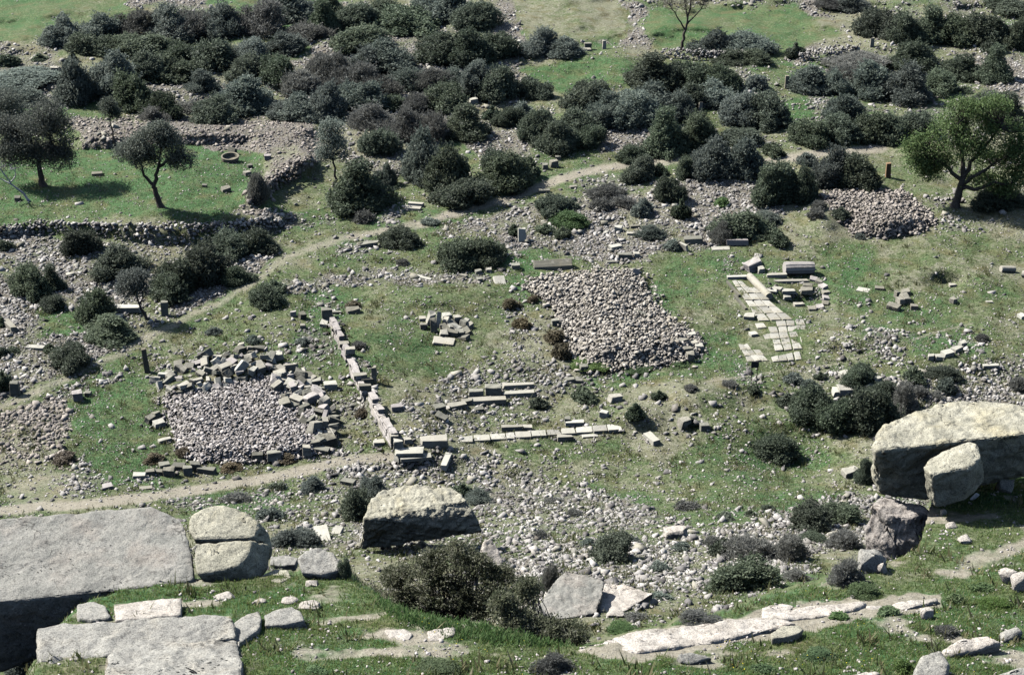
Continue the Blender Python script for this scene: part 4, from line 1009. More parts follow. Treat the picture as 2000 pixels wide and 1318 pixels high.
B = block
B(640, 626, .70, .62, 1.0, 5, mat="blockd", label="upright dark stone standing at the far end of the ruined retaining wall", name="standing_block")
B(655, 612, .9, .4, .22, 4, mat="blockd", desc="low grey kerb block"); B(690, 611, .95, .55, .42, 12, mat="block", desc="squared block with a dark face")
B(634, 634, .8, .5, .3, 80, mat="blockp", desc="pale flat block")
B(977, 553, .85, 1.5, .16, 12, 24, 0, "blockp", label="bright pale slab leaning on end at the head of the grassy terrace", name="leaning_stone", sink=.12)
B(1007, 524, .62, .45, .38, 5, mat="blockd", desc="small dark block"); B(935, 534, .5, .4, .34, 15, mat="blockd", desc="small dark block"); B(955, 531, .45, .4, .34, 5, desc="small grey block")
B(936, 549, .45, .35, .3, 25, mat="blockd", desc="small dark block"); B(828, 545, 1.3, .35, .2, -28, mat="blockp", desc="long narrow slab"); B(905, 541, .7, .35, .25, -35, desc="narrow grey block")
B(720, 482, 1.45, .5, .42, 6, ry=-6, mat="blockd", desc="long dark slab in the grass")
B(1020, 472, .6, .25, 1.1, 5, -18, 0, "blockp", desc="pale slab tipped on end"); B(1062, 440, .5, .4, .3, 30, desc="small grey block")
B(1354, 472, 1.5, .7, .42, 4, mat="blockd", desc="long block with a pale top"); B(1336, 488, .8, .18, .6, -52, 10, 0, "blockp", desc="thin pale slab on edge")
B(1440, 479, 1.7, .5, .5, 2, -10, 0, "wallpink", desc="long purplish block under a dark bush"); B(1408, 487, 1.4, .6, .15, 4, mat="blockp", desc="flat pale slab sunk in the grass")
B(1220, 504, 1.05, .45, .42, 5, mat="blockd", desc="squared dark-faced block"); B(1243, 501, .45, .4, .36, 5, mat="block", desc="small grey block"); B(1196, 513, .9, .3, .2, 6, mat="blockd", desc="low dark kerb block")
B(1202, 484, .95, .45, .25, 24, mat="blockp", desc="pale broken slab"); B(1208, 452, .6, .4, .5, -15, mat="blockp", desc="pale upright fragment"); B(1235, 458, .9, .3, .2, 3, desc="flat grey slab"); B(1240, 444, .7, .3, .2, 10, desc="flat grey slab")
B(1242, 542, .5, .22, .72, -8, -12, 0, "wallpink", label="dark slab standing on end on top of the big rubble heap", name="leaning_stone")
B(1086, 634, .62, .5, .45, 10, mat="blockd", desc="dark-faced block at the edge of the heap"); B(1256, 619, 1.4, .28, .25, -38, 0, 8, "blockd", label="long dark stone beam lying across the big rubble heap", name="long_stone", dz=.12)
for a in [(1349, 660, .7, .5, .4, 15), (1330, 672, .9, .45, .35, 25), (1352, 676, .6, .5, .4, 5), (1342, 690, .7, .5, .45, 20), (1365, 684, .55, .5, .4, 10), (1348, 704, .5, .45, .6, 5)]:
    B(*a, mat=["block", "blockp"][int(a[0]) % 2], desc="squared block stacked at the corner of the heap", dz=.05)
B(1140, 726, .6, .5, .55, 8, mat="blockd", desc="dark squared block at the heap's foot"); B(1250, 557, .8, .5, .3, 5, mat="block", desc="grey block on the heap"); B(1113, 744, .6, .4, .25, 5, mat="blockd", desc="low dark slab"); B(1131, 746, .5, .4, .25, -5, mat="blockd", desc="low dark slab")
# old foundations below the terrace
B(930, 774, .95, .5, .5, 4, mat="blockd", desc="dark squared foundation block"); B(964, 769, 1.05, .6, .6, 3, mat="blockd", desc="dark squared foundation block"); B(1012, 757, 2.1, .3, .35, 5, mat="block", desc="long pale foundation course")
B(952, 786, 2.4, .6, .35, 7, mat="block", desc="long pale-topped foundation course"); B(1014, 772, 2.0, .5, .3, 6, mat="blockp", desc="long pale-topped foundation course"); B(893, 796, 1.2, .5, .35, 16, mat="block", desc="pale-topped foundation block"); B(912, 788, .7, .4, .35, 10, desc="pale-topped foundation block")
B(862, 818, .8, .5, .35, -30, 10, 15, "blockd", desc="tipped dark foundation block"); B(858, 800, .7, .5, .4, 25, 8, 0, "blockd", desc="tipped dark foundation block"); B(776, 800, .8, .45, .4, 18, mat="wallpink", desc="pinkish squared block"); B(936, 803, .6, .35, .3, 15, mat="blockd", desc="dark block among the foundations")
B(848, 868, 1.6, .6, .5, 8, mat="block", desc="long block with a dark front"); B(778, 872, .6, .5, .5, 5, mat="blockp", desc="pale block stacked on the wall's foot"); B(800, 883, 1.8, .7, .2, 4, mat="blockp", desc="broad pale slab lying flat"); B(812, 895, 1.9, .6, .22, 10, mat="blockp", desc="broad pale slab lying flat")
B(781, 896, .6, .45, .4, 40, 10, 0, "blockp", desc="small pale block"); B(872, 905, 1.6, .4, .35, 80, mat="blockp", desc="long pale block pointing down the slope"); B(740, 868, .7, .5, .3, 10, mat="blockp", desc="pale rough block")
B(797, 865, .45, .45, .4, 5, desc="small grey block"); B(770, 862, .55, .5, .6, 8, mat="block", desc="grey block stacked on the wall's foot")
B(1000, 840, 1.3, .4, .35, 5, mat="block", desc="squared block behind the slab course"); B(1030, 838, .6, .4, .3, 0, mat="block", desc="squared block behind the slab course"); B(1122, 829, 1.2, .4, .3, 4, mat="blockp", desc="pale narrow block"); B(1108, 825, .4, .4, .4, 4, mat="blockd", desc="small dark block")
B(1104, 858, 1.0, .45, .35, 5, mat="block", desc="squared block in front of the slab course"); B(1152, 852, 1.0, .3, .12, 6, mat="blockp", desc="thin sunken slab"); B(1273, 860, .5, 1.3, .35, 25, mat="blockp", desc="pale block lying askew in the grass")
B(1335, 832, .7, .6, .7, 30, 12, 0, "block", desc="grey block standing askew"); B(1200, 784, .8, .6, .55, 25, 0, 10, "block", desc="rough grey block with a dark side"); B(1180, 813, .6, .5, .45, -20, mat="blockp", desc="pale rough block"); B(1375, 838, .6, .4, .4, 10, mat="blockd", desc="dark block")
# left of the retaining wall and round the pale heap
B(646, 758, .85, .55, .48, 10, mat="blockp", label="single pale squared block beside the ruined retaining wall", name="stone_block"); B(590, 621, .5, .45, .5, 30, 15, 0, "block", desc="tipped grey block"); B(592, 641, .4, .35, .35, 5, mat="block", desc="small grey block"); B(573, 617, .4, .3, .4, 5, mat="wallpink", desc="small grey block")
B(152, 780, .65, .5, .62, 20, 6, 0, "wallpink", desc="pinkish block set on the verge of the track"); B(172, 772, .4, .4, .3, 0, mat="blockd", desc="small dark block"); B(292, 823, .55, .4, .5, 55, 18, 0, "block", desc="tipped block beside the pale heap"); B(306, 818, .5, .4, .5, 40, -10, 0, "block", desc="tipped block beside the pale heap"); B(311, 832, .75, .55, .4, 30, mat="blockp", desc="pale block beside the pale heap")
B(322, 862, .8, .35, .25, 30, mat="blockp", desc="pale slab at the edge of the heap")
for a in [(272, 933, .8, .4, .32, 2, "blockp"), (294, 926, .55, .4, .35, 10, "block"), (311, 925, .5, .4, .3, 0, "block"), (331, 928, .65, .5, .55, 0, "block"), (321, 913, .6, .5, .35, 20, "blockd"), (349, 915, .8, .5, .35, -8, "blockd"), (368, 926, .55, .35, .6, 6, "blockd"), (383, 917, .6, .4, .6, 8, "blockd"), (404, 922, 1.1, .4, .35, -12, "blockd"), (504, 898, .7, .4, .5, 0, "blockd"), (535, 896, .8, .5, .6, 12, "blockd"), (600, 890, .45, .5, .75, 5, "block"), (615, 872, .6, .4, .45, 15, "block"), (285, 954, .8, .4, .15, 10, "block"), (210, 953, .6, .5, .3, 20, "wallpink")]:
    B(*a[:6], mat=a[6], desc="squared stone in the row along the heap's lower edge")
# by the paved floor
B(1470, 527, 1.15, .8, .75, 32, 0, -8, "wallpink", label="big pinkish block at the head of the paved floor", name="stone_block"); B(1478, 514, .5, .8, .35, 15, 10, 0, "block", desc="block leaning on the big pinkish one"); B(1486, 532, .5, .5, .5, 10, mat="blockp", desc="small pale block")
B(1440, 544, 1.5, .3, .25, 6, mat="blockp", label="long thin kerb stone closing the head of the paved floor", name="kerb_stone"); B(1517, 541, 1.5, .35, .3, 4, mat="block", desc="low kerb stone"); B(1545, 552, 2.6, .3, .25, 5, mat="block", desc="long kerb stone by the sunken pit")
B(1432, 566, .18, 2.6, .22, 14, mat="blockd", desc="kerb stone edging the paving"); B(1446, 592, .18, 2.4, .2, 14, mat="blockd", desc="kerb stone edging the paving"); B(1463, 620, .8, .7, .3, -10, mat="blockp", desc="pale slab beside the paving"); B(1471, 655, .55, .5, .25, 20, mat="blockp", desc="pale broken slab")
B(1575, 572, .9, .55, .4, -8, mat="block", desc="block standing in the sunken pit"); B(1577, 562, .8, .5, .35, -8, mat="block", desc="block behind the sunken pit"); B(1540, 571, 1.0, .5, .25, 0, mat="blockp", desc="slab at the sunken pit"); B(1537, 583, .6, .5, .35, 10, mat="blockp", desc="slab at the sunken pit"); B(1506, 568, .9, .6, .15, -10, mat="blockp", desc="flat pale slab"); B(1518, 564, .7, .4, .15, -30, mat="blockp", desc="flat pale slab")
for i, (a, b) in enumerate([(1589, 548), (1600, 553), (1607, 562), (1612, 573), (1614, 584), (1612, 595), (1600, 602), (1586, 606)]):
    B(a, b, .55, .5, .8, [-25, -35, -60, -80, 90, 75, 10, 5][i], mat=["wallpink", "block"][i % 2], desc="rough stone in the curved lining of the sunken pit", sink=.55)
B(1560, 598, .8, .4, .3, 10, mat="block", desc="slab at the sunken pit"); B(1686, 567, .9, .7, .1, -25, mat="blockp", desc="pale flat slab in the open grass"); B(1718, 564, .7, .5, .18, -10, mat="block", desc="grey flat slab in the open grass")
for a in [(1745, 603, .9, .6, .4, -35, 8, 0), (1757, 592, .5, .6, .45, 30, 0, 12), (1766, 588, .6, .8, .5, 20, 8, 0), (1768, 575, .6, .6, .45, 5, 0, 0), (1786, 603, .55, .45, .35, -10, 0, 0), (1752, 580, .4, .4, .5, 30, 0, 0)]:
    B(*a, mat="block", desc="squared block in the small pile past the paving")
B(1860, 560, .5, .4, .3, 5, desc="block beside the grassy pit"); B(1932, 590, .5, .3, .12, 0, mat="blockp", desc="small pale flat stone"); B(1995, 620, .5, .5, .3, 30, mat="blockp", desc="pale rough block"); B(1862, 590, .45, .4, .35, 40, desc="small grey block")
for a in [(1868, 685, .9, .5, .3, 40), (1850, 694, .8, .5, .35, 25), (1835, 700, .7, .5, .3, 10), (1880, 676, .5, .4, .4, 30), (1935, 716, 1.1, .3, .2, 2), (1818, 702, .4, .3, .4, 0)]:
    B(*a, mat="blockp", desc="pale broken stone in the grass beyond the giant boulder")
B(1650, 768, .9, .7, .5, 10, mat="blockp", desc="pale block among the dark bushes"); B(1640, 770, 1.0, .7, .45, 5, mat="rockp" if False else "blockp", desc="pale block among the dark bushes"); B(1649, 736, .7, .6, .4, 30, mat="blockp", desc="pale block among the dark bushes"); B(1712, 745, .6, .5, .4, 30, mat="blockp", desc="pale block among the dark bushes")
B(630, 1050, .75, 1.7, .3, 12, mat="blockp", desc="pale oblong slab lying among rubble"); B(660, 1040, .5, .9, .25, -10, mat="blockp", desc="pale oblong slab lying among rubble"); B(680, 945, .9, .5, .35, -20, mat="blockd", desc="dark slab by the track"); B(1660, 928, 1.0, .6, .5, 25, mat="blockp", desc="pale block below the giant boulder")
B(250, 608, 2.0, .7, .45, -6, 0, -4, "blockp", label="long pale slab under the small silver olive", name="flat_stone"); B(228, 622, .9, .5, .3, 0, mat="blockp", desc="pale block"); B(20, 640, .4, 1.6, .4, 35, 0, 0, "block", desc="long grey beam stone"); B(70, 680, 1.2, .5, .2, -4, mat="blockp", desc="flat pale slab"); B(25, 120, .8, .5, .4, 10, mat="block", desc="grey block"); B(108, 138, .9, .6, .4, 15, mat="block", desc="grey block")
B(806, 410, 1.4, .4, .3, -14, mat="block", desc="long grey beam stone"); B(812, 402, 1.3, .4, .3, -12, mat="block", desc="long grey beam stone"); B(1082, 325, .7, .5, .6, 20, mat="block", desc="grey upright block beside the track"); B(1065, 330, .5, .4, .5, 0, mat="blockd", desc="dark block"); B(1090, 312, .5, .4, .4, 0, mat="blockd", desc="dark block"); B(1063, 376, .9, .4, .3, 4, mat="blockd", desc="dark block beside the track"); B(1120, 367, .6, .3, .2, 20, mat="block", desc="grey block")
B(925, 201, .8, .6, .5, 20, mat="blockp", desc="pale block among bushes"); B(950, 268, 1.1, .4, .25, -25, mat="blockp", desc="pale block among bushes"); B(1005, 84, 1.3, .4, .3, 0, mat="blockp", desc="pale block on the field edge"); B(410, 130, .9, .6, .8, 0, mat="block", desc="rough block among bushes")
B(1148, 96, .7, .5, .7, 5, mat="blockd", label="dark seat-shaped stone next to the white-topped marker post", name="stone_block"); B(1144, 99, 1.1, .6, .25, 5, mat="block", desc="low slab under the seat-shaped stone")
# stones of the small pile in the grassy terrace
for i, a in enumerate([(848, 648, .45, .4, 1.0, 10, -14, 0, "block"), (856, 640, .32, .3, 1.15, 5, -26, 6, "blockp"), (838, 634, .5, .45, .9, 20, 0, 18, "blockp"), (873, 626, .7, .5, .5, 20, 10, 0, "blockp"), (868, 648, .5, .8, .4, 35, 12, 0, "block"), (884, 640, .9, .5, .35, -45, 0, 20, "blockd"), (893, 632, .5, .5, .6, 15, 10, 0, "block"), (905, 640, .5, .5, .6, -20, -15, 0, "blockd"), (912, 650, .6, .9, .3, 20, 0, -25, "blockd"), (882, 656, .9, .4, .35, -15, 0, 8, "block"), (866, 668, 1.5, .8, .2, -8, 8, 4, "block"), (905, 662, .9, .6, .25, -30, 0, -18, "blockd"), (825, 626, .5, .4, .3, 5, 0, 0, "block"), (826, 642, .45, .4, .45, 10, 0, 0, "block"), (898, 655, .5, .5, .5, 5, 14, 0, "blockd"), (880, 646, .6, .45, .5, 30, 20, 10, "blockp"), (874, 638, .5, .5, .6, 60, -15, 0, "block"), (890, 648, .6, .4, .5, -40, 0, 20, "blockp"), (866, 656, .5, .5, .5, 10, 20, 0, "block"), (918, 640, .5, .4, .4, 40, 0, -12, "block"), (910, 632, .45, .4, .4, 70, 8, 0, "blockp")]):
    B(*a[:8], mat=a[8], label=("thin column-like stone propped upright in the small pile on the terrace" if i == 1 else "broad flat slab lying at the foot of the small pile on the terrace" if i == 10 else "tumbled block in the small pile on the grassy terrace"), group="blocks in the small pile on the terrace", dz=.12 * (i in (2, 3, 4, 5, 6, 9, 15, 16, 17)))
# the ring of tumbled blocks round the pale heap
def ring(poly, n, seed, label, grp, smin, smax):
    r = random.Random(seed); pp = np.array(poly); got = []
    tries = 0
    while len(got) < n and tries < 9000:
        tries += 1
        a, b = r.uniform(pp[:, 0].min(), pp[:, 0].max()), r.uniform(pp[:, 1].min(), pp[:, 1].max())
        if poly_mask(np.array([a]), np.array([b]), poly, 1)[0] < .5: continue
        if any(abs(a - c) < 12 and abs(b - d) < 6 for c, d in got): continue
        got.append((a, b))
    for a, b in sorted(got, key=lambda q: q[1]):
        L = r.uniform(smin, smax); W = L * r.uniform(.45, .7); H = L * r.uniform(.35, .6)
        t = r.random()
        B(a, b, L, W, H, r.uniform(0, 180), r.gauss(0, 20), r.gauss(0, 20), r.choice(["block", "block", "blockd", "blockp", "wallpink"]), label=label, group=grp, dz=r.uniform(0, .22), sink=.06, jit=r.uniform(.1, .3))
ring([(292, 745), (336, 722), (407, 700), (470, 684), (520, 684), (552, 700), (520, 725), (480, 742), (430, 764), (380, 770), (330, 772)], 78, 1, "grey squared block in the tumbled row between the lone post and the pale heap", "tumbled blocks beyond the pale heap", .36, .95)
ring([(527, 722), (560, 712), (595, 728), (633, 765), (655, 823), (658, 852), (625, 868), (600, 840), (578, 808), (548, 786), (535, 752)], 76, 2, "grey squared block in the tumbled row between the pale heap and the retaining wall", "tumbled blocks beside the retaining wall", .36, .95)
B(638, 866, 1.0, .7, .7, 30, 14, 0, "block", label="largest tipped block at the lower end of the tumbled row"); B(612, 846, .9, .5, .8, 60, 0, 25, "block", desc="big slab tipped against the tumbled row"); B(628, 885, 1.0, .5, .4, -15, mat="blockd", desc="dark block below the tumbled row")

# retaining wall in three stretches: courses of squared stone, its face turned to the light
def retaining(name, label, a, b, h, th, seed, courses=3):
    r = random.Random(seed)
    pa, pb = ground(*a), ground(*b); d = pb - pa; L = math.hypot(d.x, d.y)
    yaw = math.atan2(d.y, d.x)
    bm = bmesh.new()
    for c in range(courses):
        x = 0.; hh = h / courses
        while x < L - .05:
            l = min(r.uniform(.6, 1.3), L - x)
            if c == courses - 1 and r.random() < .3: x += l; continue
            m = bmesh.ops.create_cube(bm, size=1)["verts"]
            off = r.uniform(-.04, .04); zb = pa.z + (pb.z - pa.z) * (x + l / 2) / L
            for v in m:
                v.co = Vector((v.co.x * (l - .025) + x + l / 2 + r.uniform(-.015, .015), (v.co.y * (th + r.uniform(-.10, .05))) + off, (v.co.z + .5) * (hh - .02) + c * hh + r.uniform(-.02, .02) - .1 + zb - pa.z))
            x += l
    bmesh.ops.bevel(bm, geom=bm.edges[:], offset=.02, segments=1, affect='EDGES')
    bmesh.ops.subdivide_edges(bm, edges=[e for e in bm.edges if e.calc_length() > .25], cuts=2, use_grid_fill=True)
    bm.normal_update()
    for v in bm.verts: v.co += v.normal * mnoise.fractal(v.co * 3.1, .9, 2, 3) * .07
    me = bpy.data.meshes.new(name); bm.to_mesh(me); bm.free()
    o = link(name, me, MT["wallpink"]); o.location = pa; o.rotation_euler = (0, 0, yaw)
    return tag(o, label, "stone wall")
retaining("retaining_wall", "far stretch of the ruined retaining wall, starting at the upright dark stone", (649, 640), (682, 706), .95, .4, 1)
retaining("retaining_wall", "short middle stretch of the ruined retaining wall between two gaps", (686, 722), (714, 778), .95, .42, 2)
retaining("retaining_wall", "lower stretch of the ruined retaining wall, running down to the track", (726, 790), (770, 872), 1.05, .45, 3, 4)
for a in [(673, 684, .7, .5, .3, 10), (684, 697, .65, .45, .35, 8), (704, 748, .85, .5, .4, 6), (714, 768, .8, .45, .35, 6), (656, 652, .6, .5, .2, 12)]:
    B(*a, mat="block", desc="squared block topping the retaining wall", dz=.35)
B(731, 748, .35, .35, 1.25, 5, mat="block", label="narrow upright stone with a long shadow behind the retaining wall", name="standing_stone"); B(718, 750, .8, .4, .5, 5, mat="blockd", desc="dark block behind the retaining wall")

# course of pale slabs
xs = [690, 772, 870, 962, 1015, 1111, 1199, 1285, 1369, 1470, 1555, 1640]
def lerp(a, b, t): return a + (b - a) * t
for i in range(len(xs) - 1):
    c = (xs[i] + xs[i + 1]) / 2; t = (c - 690) / 950
    u0 = 667 + c / 2.9955; v0 = 440 + lerp(1262, 1186, t) / 2.9955
    L = (xs[i + 1] - xs[i]) / 2.9955 * depth(u0, v0) / F - .05
    B(u0, v0, L, .72, .24, 5.5, mat="blockp" if i % 3 else "pave", label="pale flat slab in the straight course of slabs across the grass", group="slabs of the straight course", name="kerb_stone", cat="stone slab", sink=.1, jit=.03)

# paved floor: every slab its own stone
def paving(quad, nc, nr, skip, label, grp, seed, gap=.10):
    r = random.Random(seed); q = [ground(*p) for p in quad]      # TL, TR, BR, BL
    def pt(s, t): return (q[0] * (1 - s) + q[1] * s) * (1 - t) + (q[3] * (1 - s) + q[2] * s) * t
    for i in range(nr):
        sh = r.uniform(-.04, .04)
        for j in range(nc):
            if (i, j) in skip: continue
            s0, s1 = (j + gap * .5) / nc, (j + 1 - gap * .5) / nc; t0, t1 = (i + gap * .4) / nr, (i + 1 - gap * .4) / nr
            cs = [pt(s0 + sh / nc, t0), pt(s1 + sh / nc, t0), pt(s1 + sh / nc, t1), pt(s0 + sh / nc, t1)]
            c = sum(cs, Vector()) / 4
            bm = bmesh.new()
            tz = r.uniform(.045, .10)
            top = [bm.verts.new((p - c) + Vector((r.uniform(-.06, .06), r.uniform(-.06, .06), tz + r.uniform(-.025, .025)))) for p in cs]
            bot = [bm.verts.new((p - c) + Vector((0, 0, -.2))) for p in cs]
            bm.faces.new(top); bm.faces.new(bot[::-1])
            for k in range(4): bm.faces.new((top[k], bot[k], bot[(k + 1) % 4], top[(k + 1) % 4]))
            bmesh.ops.recalc_face_normals(bm, faces=bm.faces)
            bmesh.ops.bevel(bm, geom=bm.edges[:], offset=.02, segments=1, affect='EDGES')
            me = bpy.data.meshes.new("paving_stone"); bm.to_mesh(me); bm.free()
            o = link("paving_stone", me, MT["pave"]); o.location = c
            tag(o, label, "paving slab", grp)
paving([(1429, 549), (1458, 549), (1550, 626), (1481, 628)], 3, 6, {(0, 2)}, "worn pale slab in the narrow upper strip of the paved floor", "slabs of the paved floor's upper strip", 1)
paving([(1496, 630), (1570, 625), (1583, 681), (1514, 687)], 4, 5, {(4, 3), (0, 0)}, "pale square slab in the main square of the paved floor", "slabs of the paved floor's main square", 2)
paving([(1474, 633), (1493, 631), (1500, 641), (1479, 643)], 1, 1, set(), "single pale slab jutting from the paved square's upper corner", "jutting slabs", 3)
paving([(1489, 654), (1506, 652), (1516, 661), (1495, 663)], 1, 1, set(), "single pale slab jutting from the middle of the paved square's edge", "jutting slabs", 4)
paving([(1441, 674), (1470, 672), (1503, 705), (1461, 708)], 3, 3, {(0, 2)}, "pinkish pale slab in the separate lower patch of paving by the signboard", "slabs of the lower paving patch", 5)
paving([(1505, 698), (1563, 687), (1567, 703), (1508, 709)], 4, 1, set(), "pale slab in the last broken row of paving below the square", "slabs of the last paving row", 6)

# ------------------------------------------------------------------ columns, sarcophagus lid, basin, posts, sign
def column_mesh(L, r0, r1, flutes=0, seed=1):
    bm = bmesh.new(); n = 40; rr = random.Random(seed); rings = []
    K = 9
    for i in range(K):
        t = i / (K - 1); row = []
        for k in range(n):
            a = k / n * 2 * math.pi
            rad = lerp(r0, r1, t) * (1 + (.045 * math.cos(a * flutes) if flutes else 0) + rr.uniform(-.012, .012)) * (.94 if i in (0, K - 1) else 1)
            row.append(bm.verts.new((L * (t - .5), math.cos(a) * rad, math.sin(a) * rad)))
        rings.append(row)
    for i in range(K - 1):
        for k in range(n): bm.faces.new((rings[i][k], rings[i + 1][k], rings[i + 1][(k + 1) % n], rings[i][(k + 1) % n]))
    bm.faces.new(rings[0][::-1]); bm.faces.new(rings[-1])
    bmesh.ops.recalc_face_normals(bm, faces=bm.faces)
    me = bpy.data.meshes.new("column"); bm.to_mesh(me); bm.free(); return me
def fallen(name, label, a, b, r0, r1, mat, flutes=0, sink=.1, lift=0):
    pa, pb = ground(*a), ground(*b); d = pb - pa
    o = link(name, column_mesh(d.length, r0, r1, flutes), MT[mat])
    o.location = (pa + pb) / 2 + Vector((0, 0, max(r0, r1) - sink + lift)); o.rotation_euler = d.to_track_quat('X', 'Z').to_euler()
    return tag(o, label, "column")
fallen("column_drum", "big dark fluted column drum lying on its side by the sunken pit", (1531, 535), (1588, 534), .48, .46, "wallpink", 12, .02)
fallen("column_drum", "long plain column shaft lying askew across the paved floor's edge", (1463, 545), (1502, 586), .27, .31, "block", 0, .05)
fallen("column_drum", "short column stub lying alone in the grass past the grassy pit", (1954, 530), (1981, 531), .24, .24, "block", 0, .04)
fallen("column_drum", "short thick column stub cut off by the photo edge", (1996, 540), (2030, 545), .26, .26, "block", 0, .04)

def lid_mesh(L, W, H):
    bm = bmesh.new()
    prof = [(-W / 2, 0), (W / 2, 0), (W / 2, H * .45), (0, H), (-W / 2, H * .45)]
    A = [bm.verts.new((-L / 2, y, z)) for y, z in prof]; Bv = [bm.verts.new((L / 2, y, z)) for y, z in prof]
    bm.faces.new(A[::-1]); bm.faces.new(Bv)
    for k in range(5): bm.faces.new((A[k], A[(k + 1) % 5], Bv[(k + 1) % 5], Bv[k]))
    bmesh.ops.recalc_face_normals(bm, faces=bm.faces)
    bmesh.ops.bevel(bm, geom=bm.edges[:], offset=.04, segments=1, affect='EDGES')
    bmesh.ops.subdivide_edges(bm, edges=[e for e in bm.edges if e.calc_length() > .4], cuts=4, use_grid_fill=True)
    bm.normal_update()
    for v in bm.verts: v.co += v.normal * mnoise.fractal(v.co * 2.5, .9, 2, 3) * .03
    me = bpy.data.meshes.new("lid"); bm.to_mesh(me); bm.free(); return me
o = link("sarcophagus_lid", lid_mesh(2.9, .95, .75), MT["block"]); p = ground(1080, 523); o.location = p - Vector((0, 0, .05)); o.rotation_euler = (0, math.radians(-2), math.radians(4))
tag(o, "heavy gabled sarcophagus lid with a shadowed front, lying in the grass", "sarcophagus lid")

def basin_mesh(R0, H, wall):
    bm = bmesh.new(); n = 40
    prof = [(R0 * .82, 0), (R0 * .97, H * .5), (R0, H), (R0 - wall, H), (R0 - wall * 1.25, H * .4), (R0 * .4, H * .3), (0.01, H * .28)]
    rows = [[bm.verts.new((math.cos(k / n * 6.28318) * r, math.sin(k / n * 6.28318) * r, z)) for k in range(n)] for r, z in prof]
    for a, b in zip(rows[:-1], rows[1:]):
        for k in range(n): bm.faces.new((a[k], a[(k + 1) % n], b[(k + 1) % n], b[k]))
    bmesh.ops.recalc_face_normals(bm, faces=bm.faces)
    me = bpy.data.meshes.new("basin"); bm.to_mesh(me); bm.free(); return me
o = link("stone_basin", basin_mesh(.76, .55, .13), MT["post"]); p = ground(450, 315); o.location = p - Vector((0, 0, .06)); o.rotation_euler = (math.radians(5), 0, 0)
tag(o, "round hollow stone basin standing in the orchard below the brown bank", "stone basin")
B(453, 299, .8, .3, .5, -35, -20, 0, "blockd", desc="dark slab leaning behind the round basin"); B(523, 311, .6, .5, .42, 10, mat="wallpink", desc="grey block in the orchard"); B(488, 328, .45, .4, .35, 30, mat="blockd", desc="small dark block in the orchard"); B(441, 374, .75, .5, .42, 25, mat="block", desc="grey block in the orchard"); B(483, 342, .6, .5, .4, 40, mat="block", desc="grey block in the orchard"); B(400, 365, .4, .3, .25, 0, mat="blockd", desc="small dark block in the orchard"); B(190, 342, .9, .5, .25, 10, mat="block", desc="flat grey block in the orchard"); B(35, 392, .5, .4, .4, 0, mat="blockd", desc="dark block beside the bleached dead tree")

def post(u, v, h_px, w_px, mat, label, yaw=8, lean=(0, 0), name="standing_stone", cat="standing stone", d=.7):
    m = depth(u, v) / F
    return block(u, v, w_px * m, w_px * m * d, h_px * m / .9, yaw, lean[0], lean[1], mat, label=label, name=name, cat=cat, sink=.08, taper=.08)
post(288, 727, 49, 11, "post", "lone tall square post leaning slightly above the row of tumbled blocks", 10, (0, -4))
post(1734, 347, 29, 10, "posto", "ochre standing stone with a short shadow in the olive-green field", 10, (2, -3))
post(1180, 96, 17, 8, "block", "white-topped marker post on the field edge beside the seat-shaped stone")
post(1536, 173, 25, 7, "post", "slim standing stone rising from rubble between thickets")
post(323, 616, 29, 14, "blockd", "broad standing stone beside the small silver olive")
post(30, 771, 27, 18, "blockd", "broad dark standing stone at the verge of the track near the photo edge")
post(1368, 216, 18, 8, "block", "pale standing stone wedged against a dark bush")
post(1400, 284, 18, 8, "block", "pale standing stone in the gap below two dark bushes")
post(762, 246, 11, 8, "blockp", "little white upright stone peeping out between grey bushes")
post(1703, 92, 18, 8, "block", "pale standing stone at the corner beyond the walled green field")

def sign(u, v):
    base = ground(u, v); root = empty("signboard", base); m = depth(u, v) / F
    tag(root, "dark rectangular signboard on two thin legs below the paved floor", "sign")
    w = 15 * m; h = 47 * m / .9; bh = 12 * m / .9
    for s in (-1, 1):
        V, Fq = tube_arrays([(s * w * .36, 0, -.2), (s * w * .36, 0, h)], [.028, .026], 8)
        link("leg", new_mesh("leg", V, Fq, 4), MT["metal"], root)
    bm = bmesh.new(); bmesh.ops.create_cube(bm, size=1)
    for q in bm.verts: q.co = Vector((q.co.x * w, q.co.y * .04 - .045, q.co.z * bh + h - bh * .5))
    bmesh.ops.bevel(bm, geom=bm.edges[:], offset=.008, segments=1, affect='EDGES')
    me = bpy.data.meshes.new("board"); bm.to_mesh(me); bm.free(); link("board", me, MT["signb"], root)
sign(1472, 752)

